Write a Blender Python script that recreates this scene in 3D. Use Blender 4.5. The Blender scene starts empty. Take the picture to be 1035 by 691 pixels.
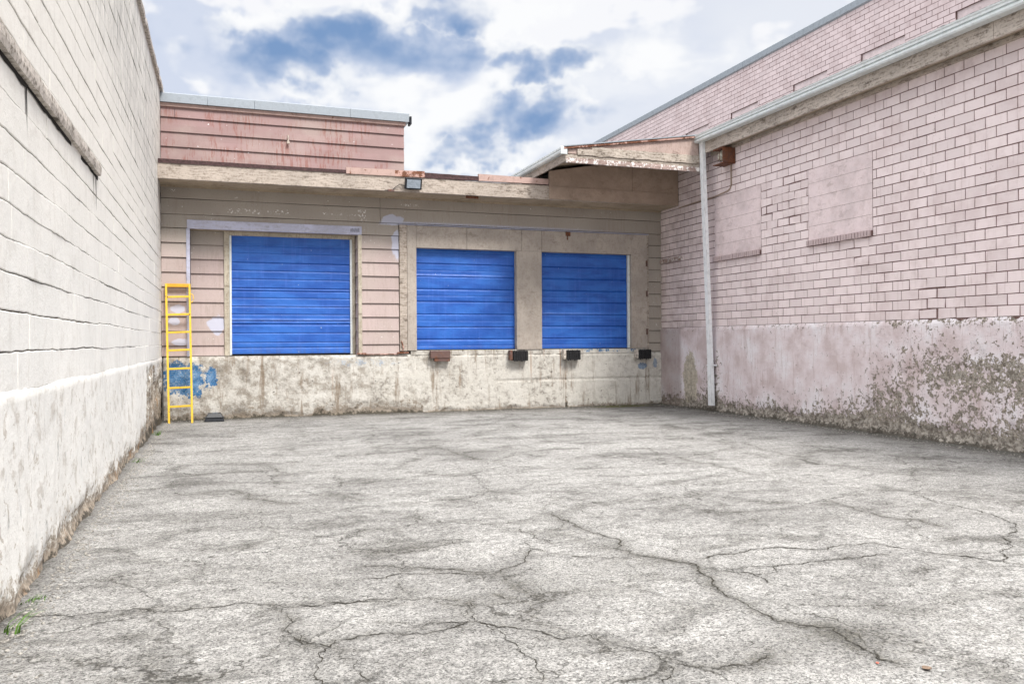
import bpy, bmesh, math, random
import numpy as np
from mathutils import Vector, Matrix, noise as mn
random.seed(7); rng = np.random.default_rng(7)
S = bpy.context.scene
COL = S.collection
R = math.radians
XL, XR, YB, H = -1.2, 10.25, 18.0, 1.6

# ------------------------------------------------------------------ camera
F, YAW, PIT, ROL = 828.15, R(19.336), R(-.0506), R(-.3416)
def ray(px, py):
    x = (px-517.5)/F; y = -(py-345.5)/F; z = 1.
    cr, sr = math.cos(ROL), math.sin(ROL); x, y = x*cr-y*sr, x*sr+y*cr
    cp, sp = math.cos(PIT), math.sin(PIT); z, y = z*cp-y*sp, z*sp+y*cp
    s, c = math.sin(YAW), math.cos(YAW)
    return Vector((x*c+z*s, -x*s+z*c, y))
def ground_pt(px, py):
    d = ray(px, py); t = -H/d.z
    return (d.x*t, d.y*t)
cam = bpy.data.cameras.new('camera'); co = bpy.data.objects.new('camera', cam); COL.objects.link(co)
S.camera = co
o_ = ray(517.5, 345.5); r_ = ray(518.5, 345.5)-o_; u_ = ray(517.5, 344.5)-o_
r_.normalize(); u_.normalize(); f_ = o_.normalized()
m_ = Matrix((r_, u_, -f_)).transposed().to_4x4(); m_.translation = (0, 0, H)
co.matrix_world = m_
cam.sensor_width = 36; cam.sensor_fit = 'HORIZONTAL'; cam.lens = F/1035*36; cam.clip_end = 2000; cam.clip_start = .05

# ------------------------------------------------------------------ material builder
class Mat:
    def __init__(s, name, world=False):
        if world:
            s.m = bpy.data.worlds.new(name)
        else:
            s.m = bpy.data.materials.new(name)
        s.m.use_nodes = True; s.t = s.m.node_tree; s.t.nodes.clear()
    def n(s, typ, ins=None, **kw):
        nd = s.t.nodes.new(typ)
        for k, v in kw.items(): setattr(nd, k, v)
        for k, v in (ins or {}).items(): s.set(nd.inputs[k], v)
        return nd
    def set(s, sock, v):
        if v is None: return
        if isinstance(v, bpy.types.NodeSocket): s.t.links.new(v, sock)
        else:
            if sock.type == 'RGBA' and not isinstance(v, (int, float)) and len(v) == 3: v = (*v, 1)
            if sock.type == 'VECTOR' and isinstance(v, (int, float)): v = (v, v, v)
            sock.default_value = v
    def pos(s): return s.n('ShaderNodeNewGeometry').outputs['Position']
    def sep(s, v):
        o = s.n('ShaderNodeSeparateXYZ', {0: v}).outputs; return o[0], o[1], o[2]
    def comb(s, x=0, y=0, z=0): return s.n('ShaderNodeCombineXYZ', {0: x, 1: y, 2: z}).outputs[0]
    def vm(s, op, a, b=None): 
        nd = s.n('ShaderNodeVectorMath', {0: a, 1: b}, operation=op)
        return nd.outputs['Value'] if op in ('LENGTH', 'DOT_PRODUCT', 'DISTANCE') else nd.outputs[0]
    def sc(s, v, k): return s.vm('MULTIPLY', v, k)
    def mt(s, op, a, b=None, clamp=False): return s.n('ShaderNodeMath', {0: a, 1: b}, operation=op, use_clamp=clamp).outputs[0]
    def add(s, a, b): return s.mt('ADD', a, b)
    def mul(s, a, b): return s.mt('MULTIPLY', a, b)
    def sub(s, a, b): return s.mt('SUBTRACT', a, b)
    def noise(s, v, scale=5, detail=4, rough=.55, dist=0, out=0):
        return s.n('ShaderNodeTexNoise', {'Vector': v, 'Scale': scale, 'Detail': min(detail, 4.5), 'Roughness': rough, 'Distortion': dist}).outputs[out]
    def vor(s, v, scale=5, feature='F1', rnd=1, out='Distance'):
        return s.n('ShaderNodeTexVoronoi', {'Vector': v, 'Scale': scale, 'Randomness': rnd}, feature=feature).outputs[out]
    def mr(s, v, a, b, c=0, d=1, smooth=True):
        nd = s.n('ShaderNodeMapRange', {0: v, 1: a, 2: b, 3: c, 4: d}, clamp=True)
        if smooth: nd.interpolation_type = 'SMOOTHSTEP'
        return nd.outputs[0]
    def mix(s, f, a, b, mode='MIX'):
        nd = s.n('ShaderNodeMix', data_type='RGBA', blend_type=mode, clamp_factor=True)
        s.set(nd.inputs[0], f); s.set(nd.inputs[6], a); s.set(nd.inputs[7], b)
        return nd.outputs[2]
    def ramp(s, f, pts):
        nd = s.n('ShaderNodeValToRGB', {0: f}); e = nd.color_ramp.elements
        while len(e) < len(pts): e.new(.5)
        for k, (p, c) in enumerate(pts):
            e[k].position = p; e[k].color = (*c, 1) if len(c) == 3 else c
        return nd.outputs[0]
    def attr(s, name, out='Fac'): return s.n('ShaderNodeAttribute', attribute_name=name).outputs[out]
    def blob(s, u, v, cu, cv, ru, rv, wob=None, soft=.15):
        a = s.mul(s.sub(u, cu), 1/ru); b = s.mul(s.sub(v, cv), 1/rv)
        d = s.mt('SQRT', s.add(s.mul(a, a), s.mul(b, b)))
        if wob is not None: d = s.add(d, wob)
        return s.mr(d, 1+soft, 1-soft)
    def bump(s, h, strength=.5, dist=.01, normal=None):
        return s.n('ShaderNodeBump', {'Height': h, 'Strength': strength, 'Distance': dist, 'Normal': normal}).outputs[0]
    def out(s, color, rough=.85, normal=None, metal=0, spec=.3, coat=0):
        p = s.n('ShaderNodeBsdfPrincipled', {'Base Color': color, 'Roughness': rough, 'Metallic': metal, 'Specular IOR Level': spec})
        if normal is not None: s.set(p.inputs['Normal'], normal)
        o = s.n('ShaderNodeOutputMaterial'); s.t.links.new(p.outputs[0], o.inputs[0])
        return s.m
def centered(b, x, k): return b.mul(b.sub(x, .5), k)

# ------------------------------------------------------------------ mesh helpers
def newobj(name, verts, faces, mat, parent=None, attrs=None, smooth=False, bevel=0):
    me = bpy.data.meshes.new(name)
    me.from_pydata([tuple(v) for v in verts], [], faces)
    for k, a in (attrs or {}).items():
        at = me.attributes.new(k, 'FLOAT', 'POINT'); at.data.foreach_set('value', np.asarray(a, dtype=np.float32))
    me.materials.append(mat)
    if smooth: me.polygons.foreach_set('use_smooth', [True]*len(me.polygons))
    me.update()
    o = bpy.data.objects.new(name, me); COL.objects.link(o)
    if parent: o.parent = parent; o.matrix_parent_inverse = Matrix()
    if parent: o.location = -world_loc(parent)
    if bevel:
        md = o.modifiers.new('bevel', 'BEVEL'); md.width = bevel; md.segments = 2; md.limit_method = 'ANGLE'; md.angle_limit = R(40)
    return o
def world_loc(o):
    v = Vector(o.location)
    while o.parent: o = o.parent; v += o.location
    return v
def tag(o, label, cat, group=None):
    o['label'] = label; o['category'] = cat
    if group: o['group'] = group
    return o
def thing(name, loc, label, cat, group=None):
    o = bpy.data.objects.new(name, None); COL.objects.link(o); o.location = loc; o.empty_display_size = .2
    return tag(o, label, cat, group)
class MB:
    def __init__(s): s.v = []; s.f = []
    def box(s, x0, x1, y0, y1, z0, z1):
        n = len(s.v)
        s.v += [(x0,y0,z0),(x1,y0,z0),(x1,y1,z0),(x0,y1,z0),(x0,y0,z1),(x1,y0,z1),(x1,y1,z1),(x0,y1,z1)]
        s.f += [tuple(n+i for i in q) for q in ((0,3,2,1),(4,5,6,7),(0,1,5,4),(1,2,6,5),(2,3,7,6),(3,0,4,7))]
        return s
    def obox(s, c, ax, ay, az, hx, hy, hz):
        n = len(s.v); c = Vector(c)
        for k in (-1, 1):
            for i, j in ((-1,-1),(1,-1),(1,1),(-1,1)):
                s.v.append(tuple(c+ax*hx*i+ay*hy*j+az*hz*k))
        s.f += [tuple(n+i for i in q) for q in ((0,3,2,1),(4,5,6,7),(0,1,5,4),(1,2,6,5),(2,3,7,6),(3,0,4,7))]
        return s
    def bar(s, p, q, w, h, up=(0,0,1)):
        p, q = Vector(p), Vector(q); a = (q-p); L = a.length; a.normalize()
        b = a.cross(Vector(up)); b.normalize(); c = b.cross(a)
        return s.obox((p+q)/2, a, b, c, L/2, w/2, h/2)
    def tube(s, pts, r, k=8, cap=True):
        pts = [Vector(p) for p in pts]; rs = r if isinstance(r, (list, tuple)) else [r]*len(pts); n0 = len(s.v)
        for i, p in enumerate(pts):
            a = (pts[min(i+1, len(pts)-1)]-pts[max(i-1, 0)]).normalized()
            ref = Vector((0,0,1)) if abs(a.z) < .9 else Vector((1,0,0))
            b = a.cross(ref).normalized(); c = b.cross(a)
            for j in range(k):
                t = 2*math.pi*j/k; s.v.append(tuple(p+rs[i]*(b*math.cos(t)+c*math.sin(t))))
        for i in range(len(pts)-1):
            for j in range(k):
                a0 = n0+i*k+j; a1 = n0+i*k+(j+1) % k
                s.f.append((a0, a0+k, a1+k, a1))
        if cap:
            s.f.append(tuple(n0+j for j in range(k))); e = n0+(len(pts)-1)*k
            s.f.append(tuple(e+j for j in reversed(range(k))))
        return s
    def prism(s, prof, axis, a, b):
        """profile of 2D points extruded along an axis (X: (y,z), Y: (x,z), Z: (x,y))"""
        n = len(s.v); k = len(prof)
        for t in (a, b):
            for p, q in prof:
                s.v.append({'X': (t, p, q), 'Y': (p, t, q), 'Z': (p, q, t)}[axis])
        for i in range(k): s.f.append((n+i, n+(i+1) % k, n+k+(i+1) % k, n+k+i))
        s.f.append(tuple(n+i for i in reversed(range(k)))); s.f.append(tuple(n+k+i for i in range(k)))
        return s
    def build(s, name, mat, parent=None, bevel=0, smooth=False):
        o = newobj(name, s.v, s.f, mat, parent, smooth=smooth, bevel=bevel)
        bm = bmesh.new(); bm.from_mesh(o.data); bmesh.ops.recalc_face_normals(bm, faces=bm.faces); bm.to_mesh(o.data); bm.free()
        return o
def fbm(x, y, z, o=4): return mn.fractal(Vector((x, y, z)), .9, 2.1, o)   # about -1..1
def sst(a, b, x): t = min(1, max(0, (x-a)/(b-a))); return t*t*(3-2*t)

# ------------------------------------------------------------------ materials
def asphalt():
    b = Mat('weathered_asphalt'); p = b.pos(); x, y, z = b.sep(p)
    ps = b.sc(p, (1, 1, 0))
    big = b.noise(ps, .55, 5, .6, .4)
    st = b.noise(b.sc(ps, (.8, 1.5, 1)), 1.6, 9, .68, .7)
    mid = b.noise(ps, 14, 5, .7)
    agg = b.vor(ps, 88, out='Color'); aggv = b.sep(agg)[0]
    agg2 = b.sep(b.vor(ps, 190, out='Color'))[1]
    pit = b.noise(ps, 75, 3, .75)
    base = b.ramp(b.add(b.mul(big, .5), b.mul(st, .5)), [(.36, (.165, .159, .151)), (.45, (.262, .255, .245)), (.58, (.355, .347, .334))])
    smudge = b.mr(st, .47, .36)
    smudge = b.mul(smudge, b.mr(b.noise(ps, .35, 3), .4, .6, .3, 1))
    base = b.mix(b.mul(smudge, .62), base, (.15, .145, .135))
    dirt = b.attr('dirt')
    dn = b.add(dirt, b.mul(b.add(b.add(centered(b, mid, 1.9), centered(b, pit, 1.2)), centered(b, st, 1.6)), b.mr(dirt, 0, .35)))
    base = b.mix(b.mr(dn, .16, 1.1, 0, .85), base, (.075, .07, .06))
    wv = b.n('ShaderNodeTexNoise', {'Vector': ps, 'Scale': 3.2, 'Detail': 4, 'Roughness': .7}).outputs['Color']
    wp_ = b.vm('ADD', ps, b.sc(b.vm('SUBTRACT', wv, (.5, .5, .5)), (.55, .55, 0)))
    e1 = b.vor(wp_, .75, 'DISTANCE_TO_EDGE'); e2 = b.vor(b.vm('ADD', wp_, (7.3, 2.1, 0)), 2.1, 'DISTANCE_TO_EDGE')
    bm_ = b.mr(st, .56, .46)
    hair = b.mul(b.mr(e1, .010, .001), b.mr(big, .62, .45, .15, 1))
    hair = b.mt('MAXIMUM', hair, b.mul(b.mul(b.mr(e2, .018, .003), bm_), b.mr(mid, .4, .55)))
    base = b.mix(b.mul(b.mr(e1, .10, 0, 0, .30), b.mul(bm_, b.mr(mid, .35, .6, .3, 1))), base, (.12, .115, .10))
    base = b.mix(b.mul(hair, .8), base, (.05, .046, .04))
    moss = b.mr(b.add(b.attr('moss'), centered(b, mid, .9)), .35, .7)
    base = b.mix(b.mul(moss, .75), base, (.11, .115, .03))
    base = b.mix(1, base, b.ramp(b.add(b.mul(aggv, .6), b.mul(agg2, .4)), [(.12, (.34, .335, .33)), (.42, (.94, .94, .94)), (.9, (1.55, 1.54, 1.52))]), 'MULTIPLY')
    base = b.mix(1, base, b.ramp(mid, [(.3, (.62, .62, .62)), (.7, (1.25, 1.25, 1.25))]), 'MULTIPLY')
    base = b.mix(b.mr(pit, .43, .35, 0, .85), base, (.06, .056, .05))
    hgt = b.add(b.mul(aggv, .5), b.add(b.mul(pit, .8), b.mul(mid, .8)))
    return b.out(base, .93, b.bump(hgt, .75, .012), spec=.2)
def crackmat():
    b = Mat('crack_fill'); n = b.noise(b.pos(), 60, 4)
    return b.out(b.ramp(n, [(.3, (.025, .023, .02)), (.7, (.10, .093, .08))]), 1, spec=0)
def brick_paint(name, base, dark, tint=0.0):
    b = Mat(name); p = b.pos(); x, y, z = b.sep(p)
    rnd = b.attr('rnd'); n = b.noise(p, 2.2, 6, .65); f = b.noise(p, 45, 5, .7)
    streak = b.noise(b.sc(p, (1, 6, .55)), 2.4, 5, .6)
    c = b.mix(b.mr(rnd, 0, 1), tuple(v*.93 for v in base), tuple(min(.9, v*1.05) for v in base))
    c = b.mix(b.mr(n, .44, .68, 0, .5), c, tuple(v*.74+.02 for v in (base[0], base[1]*.93, base[2]*.92)))
    c = b.mix(b.mr(streak, .56, .76, 0, .4), c, dark)
    c = b.mix(b.mr(f, .6, .74, 0, .5), c, dark)
    chip = b.mul(b.mr(b.noise(p, 26, 5, .75), .63, .68), b.mr(b.noise(p, 1.3, 3), .5, .68))
    c = b.mix(b.mul(chip, .8), c, (.2, .13, .11))
    shade_grime = b.attr('shade_grime')
    c = b.mix(b.mr(b.add(shade_grime, centered(b, n, .7)), .2, 1.1, 0, .7), c, (.2, .165, .14))
    h = b.add(b.mul(f, .6), b.mul(n, .8))
    return b.out(c, .75, b.bump(h, .5, .006), spec=.3)
def mortar(name, c0, c1):
    b = Mat(name); n = b.noise(b.pos(), 30, 5, .7)
    return b.out(b.ramp(n, [(.3, c0), (.7, c1)]), .95, b.bump(n, .6, .006), spec=.1)
def render_skirt():
    """pink painted render with plaster and cement showing where it peeled"""
    b = Mat('peeling_pink_render'); p = b.pos(); x, y, z = b.sep(p)
    w = b.attr('wear'); f = b.noise(p, 9.5, 9, .74, .25); ff = b.noise(p, 38, 6, .7); big = b.noise(p, 1.6, 6, .6)
    st = b.noise(b.sc(p, (1, 5, .7)), 2.2, 6, .65)
    pink = b.ramp(big, [(.36, (.60, .50, .50)), (.48, (.73, .64, .655)), (.62, (.80, .755, .78))])
    pink = b.mix(b.mr(st, .54, .68, 0, .42), pink, (.46, .34, .32)); dr = b.noise(b.sc(p, (1, 22, 1.3)), 2.0, 4, .6); pink = b.mix(b.mul(b.mr(dr, .60, .68), b.mr(big, .45, .55, .1, .7)), pink, (.33, .22, .19))
    k = b.add(w, b.add(centered(b, f, 2.0), centered(b, ff, .7)))
    m1 = b.mr(k, .46, .50); m2 = b.mr(k, .58, .68); m3 = b.mr(k, 1.0, 1.3)
    plas = b.mix(b.mr(ff, .35, .65), (.60, .53, .43), (.33, .285, .23))
    cem = b.mix(b.mr(b.noise(p, 13, 7, .75), .4, .6), (.19, .165, .14), (.46, .42, .37))
    c = b.mix(m1, pink, (.2, .15, .13)); c = b.mix(b.mr(k, .495, .53), c, plas); c = b.mix(b.blob(y, z, 16.62, .70, .30, .66, b.add(centered(b, f, 1.3), centered(b, big, .8)), .05), c, b.mix(b.mr(f, .4, .6), (.58, .52, .43), (.40, .36, .30))); c = b.mix(m2, c, cem); c = b.mix(b.mul(m3, .85), c, (.07, .062, .05))
    spot = b.mul(b.mr(b.noise(p, 16, 4, .6), .66, .69), b.mr(big, .42, .6))
    c = b.mix(b.mul(spot, .7), c, (.14, .085, .07))
    c = b.mix(b.mr(b.attr('shade_grime'), 0, 1, 0, .9), c, (.19, .145, .13))
    h = b.add(b.mul(m1, -.45), b.add(b.mul(ff, .5), b.mul(b.mul(f, b.add(m2, .25)), 1.3)))
    return b.out(c, .88, b.bump(h, .9, .022), spec=.2)
def dock_concrete():
    b = Mat('stained_dock_concrete'); p = b.pos(); x, y, z = b.sep(p)
    big = b.noise(p, 1.5, 7, .62, .3); f = b.noise(p, 9, 8, .72); ff = b.noise(p, 42, 5, .7); st = b.noise(b.sc(p, (4.5, 1, .5)), 1.6, 7, .7)
    w = b.attr('wear')
    c = b.ramp(b.add(b.mul(big, .6), b.mul(f, .4)), [(.36, (.18, .16, .14)), (.44, (.36, .335, .30)), (.51, (.54, .515, .475)), (.63, (.66, .645, .605))])
    right = b.mr(x, 3.2, 5.2)
    c = b.mix(b.mul(b.mr(x, 2.2, 3.6), b.mr(f, .38, .54, .1, .75)), c, (.60, .575, .525))
    c = b.mix(b.mul(b.mr(x, 7.4, 7.9), .5), c, (.68, .655, .60))
    c = b.mix(b.mul(b.mr(b.noise(p, 5.5, 4.5, .7), .50, .62), b.mr(x, 6, 2, .15, .6)), c, (.24, .205, .165))
    c = b.mix(b.mr(st, .53, .70, 0, .75), c, (.22, .165, .115))
    rust = b.mul(b.mr(b.noise(b.sc(p, (9, 1, .35)), 1.4, 5, .6), .62, .72), b.mr(z, .2, .9))
    c = b.mix(b.mul(rust, .6), c, (.30, .15, .07))
    k = b.add(w, b.add(centered(b, f, 1.8), centered(b, ff, .8)))
    c = b.mix(b.mr(k, .48, .75, 0, .8), c, (.24, .195, .15)); c = b.mix(b.mr(k, .8, 1.1, 0, .92), c, (.055, .05, .038))
    wob = b.add(centered(b, f, 1.6), centered(b, b.noise(p, 3, 3), .8))
    m = b.blob(x, z, -.78, .86, .38, .36, wob, .06)
    m = b.mt('MAXIMUM', m, b.mul(b.blob(x, z, -.27, .88, .18, .30, b.add(wob, .40), .06), 1))
    m = b.mt('MAXIMUM', m, b.mul(b.mr(b.noise(p, 6, 6, .7), .55, .6), b.mul(b.mr(x, 7.7, 8.0), b.mr(z, 1.31, 1.36))))
    m = b.mt('MAXIMUM', m, b.mul(b.blob(x, z, 9.7, .98, .12, .08, wob, .08), .7)); m = b.mt('MAXIMUM', m, b.mul(b.blob(x, z, 10.05, 1.05, .05, .12, wob, .08), .6))
    m = b.mt('MAXIMUM', m, b.mul(b.mul(b.blob(x, z, 2.9, 1.15, .8, .1, wob, .2), b.mr(f, .5, .6)), .4))
    m = b.mul(m, b.mr(ff, .34, .46, .25, 1))
    c = b.mix(m, c, b.mix(b.mr(f, .4, .6), (.04, .14, .30), (.14, .27, .46)))
    hole = b.mr(b.noise(p, 19, 4, .6), .66, .70)
    c = b.mix(b.mul(hole, .8), c, (.07, .055, .045))
    h = b.add(b.mul(ff, .5), b.sub(b.mul(f, 1.1), b.mul(hole, .6)))
    return b.out(c, .92, b.bump(h, .9, .02), spec=.2)
def white_wall(name='white_painted_block'):
    b = Mat(name); p = b.pos(); x, y, z = b.sep(p)
    big = b.noise(p, 1.1, 5, .6); f = b.noise(p, 14, 7, .7); ff = b.noise(p, 55, 4, .7); st = b.noise(b.sc(p, (1, 6, .5)), 2.2, 6, .65)
    c = b.mix(b.mr(big, .35, .65), (.765, .76, .735), (.84, .83, .80))
    c = b.mix(b.mr(z, 1.4, 4.0, .1, .6), c, (.745, .705, .635))
    c = b.mix(b.mr(st, .52, .72, 0, .30), c, (.55, .52, .47))
    bl = b.noise(p, 4.2, 4.5, .72, .5)
    c = b.mix(b.mul(b.mr(bl, .52, .64, 0, .65), b.mr(z, 1.36, 1.2, .3, 1)), c, (.50, .46, .41))
    pl = b.mr(b.noise(p, 7.5, 4.5, .7, .8), .60, .63); c = b.mix(b.mul(pl, b.mr(z, 1.35, 1.1, .15, .7)), c, (.44, .39, .33))
    c = b.mix(b.mul(b.mr(ff, .58, .7), b.mr(big, .4, .6, .1, .5)), c, (.40, .37, .33))
    # weather streaks where the top of the wall drains
    up = b.mr(b.add(z, b.mul(y, .16)), 5.4, 7.4)
    fs = b.noise(b.sc(p, (1, 16, 1.0)), 2.0, 7, .72)
    c = b.mix(b.mul(up, b.mr(fs, .44, .60, .05, .85)), c, (.30, .29, .275))
    w = b.attr('wear'); k = b.add(w, b.add(centered(b, f, 1.7), centered(b, ff, .7)))
    sc_ = b.mul(b.mr(b.noise(b.sc(p, (1, 5, 1.6)), 2.7, 7, .75), .60, .68), b.mr(z, 1.35, 1.1))
    c = b.mix(b.mul(sc_, .6), c, (.28, .29, .29))
    c = b.mix(b.mr(k, .42, .5, 0, .75), c, (.52, .46, .38))
    c = b.mix(b.mr(k, .55, .68), c, b.mix(b.mr(f, .4, .6), (.40, .335, .265), (.24, .20, .16)))
    c = b.mix(b.mr(k, .9, 1.15, 0, .95), c, (.06, .052, .04))
    brn = b.mul(b.mr(b.noise(p, 2.6, 5, .6), .56, .66), b.mr(k, .35, .6))
    c = b.mix(b.mul(brn, .7), c, (.36, .21, .10))
    h = b.add(b.mul(ff, .35), b.add(b.mul(f, .7), b.mul(b.mr(k, .5, .62), -.6)))
    h = b.add(h, b.mul(bl, .5)); return b.out(c, .72, b.bump(h, .6, .011), spec=.3)
def siding(name, base, lows=None, red=False):
    b = Mat(name); p = b.pos(); x, y, z = b.sep(p)
    big = b.noise(p, 1.3, 5, .6); f = b.noise(b.sc(p, (1.5, 1, 9)), 5, 6, .7); ff = b.noise(p, 40, 5, .7)
    bd = b.noise(b.comb(b.mul(x, .25), 0, b.mt('FLOOR', b.mul(b.sub(z, .04), 1/.3))), 3.3, 1)
    c = base
    if lows: c = b.mix(b.mr(b.add(z, b.add(b.mul(bd, .9), b.mul(x, -.02))), 4.55, 3.75), base, lows)  # pink paint below, beige above; beige also darkened for the eave shade
    c = b.mix(b.mr(x, 9.3, 9.8), c, base) if lows else c
    c = b.mix(b.mr(bd, .3, .7), b.mix(.22, c, (.15, .12, .10)), c)
    c = b.mix(b.mr(big, .4, .7, 0, .3), c, (.45, .40, .35))
    c = b.mix(b.mul(b.mr(ff, .55, .7), .35), c, (.20, .15, .12))
    fr = b.mul(b.mr(b.noise(b.sc(p, (9, 1, 1.2)), 2.1, 6, .75), .49, .60), b.mr(b.noise(b.sc(p, (1, 1, 1)), 1.8, 2), .40, .56))
    c = b.mix(b.mul(fr, .62 if red else .22), c, (.24, .085, .06) if red else (.27, .21, .165))
    chips = b.mul(b.mr(b.noise(p, 15, 3, .6), .69, .71), b.mr(b.noise(p, 1.5, 2), .46, .56))
    c2 = b.mr(b.noise(p, 28, 3, .6), .57, .60)
    def win(x0, x1, z0, z1): return b.mul(b.mul(b.mr(x, x0, x0+.03), b.mr(x, x1, x1-.03)), b.mul(b.mr(z, z0, z0+.02), b.mr(z, z1, z1-.02)))
    if lows:
        for q in ((.05, .75, 4.28, 4.40), (.85, 1.35, 4.30, 4.42), (2.0, 2.9, 4.34, 4.40), (2.75, 2.95, 4.20, 4.5), (3.7, 4.15, 4.60, 4.68), (-1.1, -.9, 4.66, 4.74)): chips = b.mt('MAXIMUM', chips, b.mul(c2, win(*q)))
    c = b.mix(b.mul(chips, .9), c, (.80, .79, .78))
    if lows:
        wob = b.add(centered(b, b.noise(p, 6, 4), 1.3), 0)
        m = b.blob(x, z, -.15, 1.98, .17, .20, wob, .1)
        for q in ((-.9, 2.3, .12, .09), (-.83, 1.62, .17, .07), (3.6, 3.75, .10, .32), (3.52, 4.30, .22, .12), (-.95, 2.05, .1, .08)):
            m = b.mt('MAXIMUM', m, b.blob(x, z, *q, wob, .12))
        m = b.mt('MAXIMUM', m, b.mul(b.mul(b.mr(z, 4.30, 4.24), b.mr(z, 4.17, 4.20)), b.mul(b.mr(x, 3.2, 3.3), b.mul(b.mr(x, 9.8, 6.4), b.mr(ff, .3, .55)))))
        c = b.mix(b.mul(m, .85), c, (.52, .54, .66))
    h = b.add(b.mul(ff, .3), b.mul(f, .35))
    return b.out(c, .7, b.bump(h, .5, .005), spec=.35)
def board(name, base, dirt=(.22, .17, .13), amt=.5, white=0.0, axis=(2, 2, 14), rough=.8):
    b = Mat(name); p = b.pos()
    g = b.noise(b.sc(p, axis), 3, 7, .7, .2); f = b.noise(p, 24, 6, .72); big = b.noise(p, 1.8, 4, .6)
    c = b.mix(b.mr(big, .35, .65), tuple(v*.86 for v in base), tuple(v*1.06 for v in base))
    c = b.mix(b.mr(b.add(b.mul(g, .6), b.mul(f, .4)), .46, .62, 0, amt), c, dirt)
    c = b.mix(b.mr(b.noise(b.sc(p, (1.5, 1.5, 3)), 2.2, 6, .75), .55, .68, 0, amt*1.1), c, tuple(v*.6 for v in dirt))
    if white: c = b.mix(b.mul(b.mr(b.noise(p, 13, 5, .7), .53, .57), white), c, (.80, .79, .77))
    h = b.add(b.mul(g, .6), f)
    return b.out(c, rough, b.bump(h, .7, .008), spec=.3)
def door_blue():
    b = Mat('blue_door_paint'); p = b.pos(); x, y, z = b.sep(p)
    big = b.noise(b.sc(p, (1, 1, 3)), 1.4, 4, .6); f = b.noise(b.sc(p, (3, 1, 25)), 3, 6, .7); ff = b.noise(p, 60, 4, .7); v = b.noise(b.sc(p, (9, 1, .7)), 2, 5, .6)
    c = b.mix(b.mr(big, .35, .65), (.010, .085, .40), (.022, .135, .52))
    c = b.mix(b.mr(v, .5, .72, 0, .28), c, (.07, .17, .62))
    c = b.mix(b.mr(f, .56, .72, 0, .35), c, (.012, .035, .21))
    c = b.mix(b.mul(b.mr(ff, .66, .72), .3), c, (.15, .25, .6))
    ch = b.mul(b.mr(b.noise(b.sc(p, (1.3, 1, .9)), 13, 3, .6), .745, .76), 1)
    c = b.mix(b.mul(ch, .85), c, (.55, .62, .75))
    grime = b.mr(z, 1.62, 1.36, 0, .25)
    c = b.mix(b.mul(grime, b.mr(v, .4, .6)), c, (.05, .06, .09))
    dent = b.noise(b.sc(p, (1, 1, 2.2)), 3.0, 3, .5)
    return b.out(c, b.mr(f, .3, .7, .38, .6), b.bump(b.add(b.mul(dent, 1.2), b.mul(ff, .04)), .5, .02), spec=.5)
def metal(name, base, rough=.4, rust=0.0, metallic=.0, dirt=.3):
    b = Mat(name); p = b.pos(); f = b.noise(p, 9, 7, .72); ff = b.noise(p, 50, 4, .7)
    c = b.mix(b.mr(f, .45, .65, 0, dirt), base, tuple(v*.45 for v in base))
    if rust:
        c = b.mix(b.mr(b.noise(p, 7, 7, .72), .62-rust*.3, .70-rust*.3), c, b.mix(b.mr(ff, .35, .65), (.07, .028, .018), (.24, .085, .035)))
    return b.out(c, b.add(rough, b.mul(b.mr(f, .4, .7), .25)), b.bump(b.add(f, ff), .25, .003), metal=metallic, spec=.5)
def plain(name, c, rough=.6, metallic=0, var=.25, scale=20):
    b = Mat(name); n = b.noise(b.pos(), scale, 5, .7)
    return b.out(b.mix(b.mr(n, .35, .65), tuple(v*(1-var) for v in c), tuple(v*(1+var*.5) for v in c)), rough, b.bump(n, .3, .003), metal=metallic)

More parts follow.
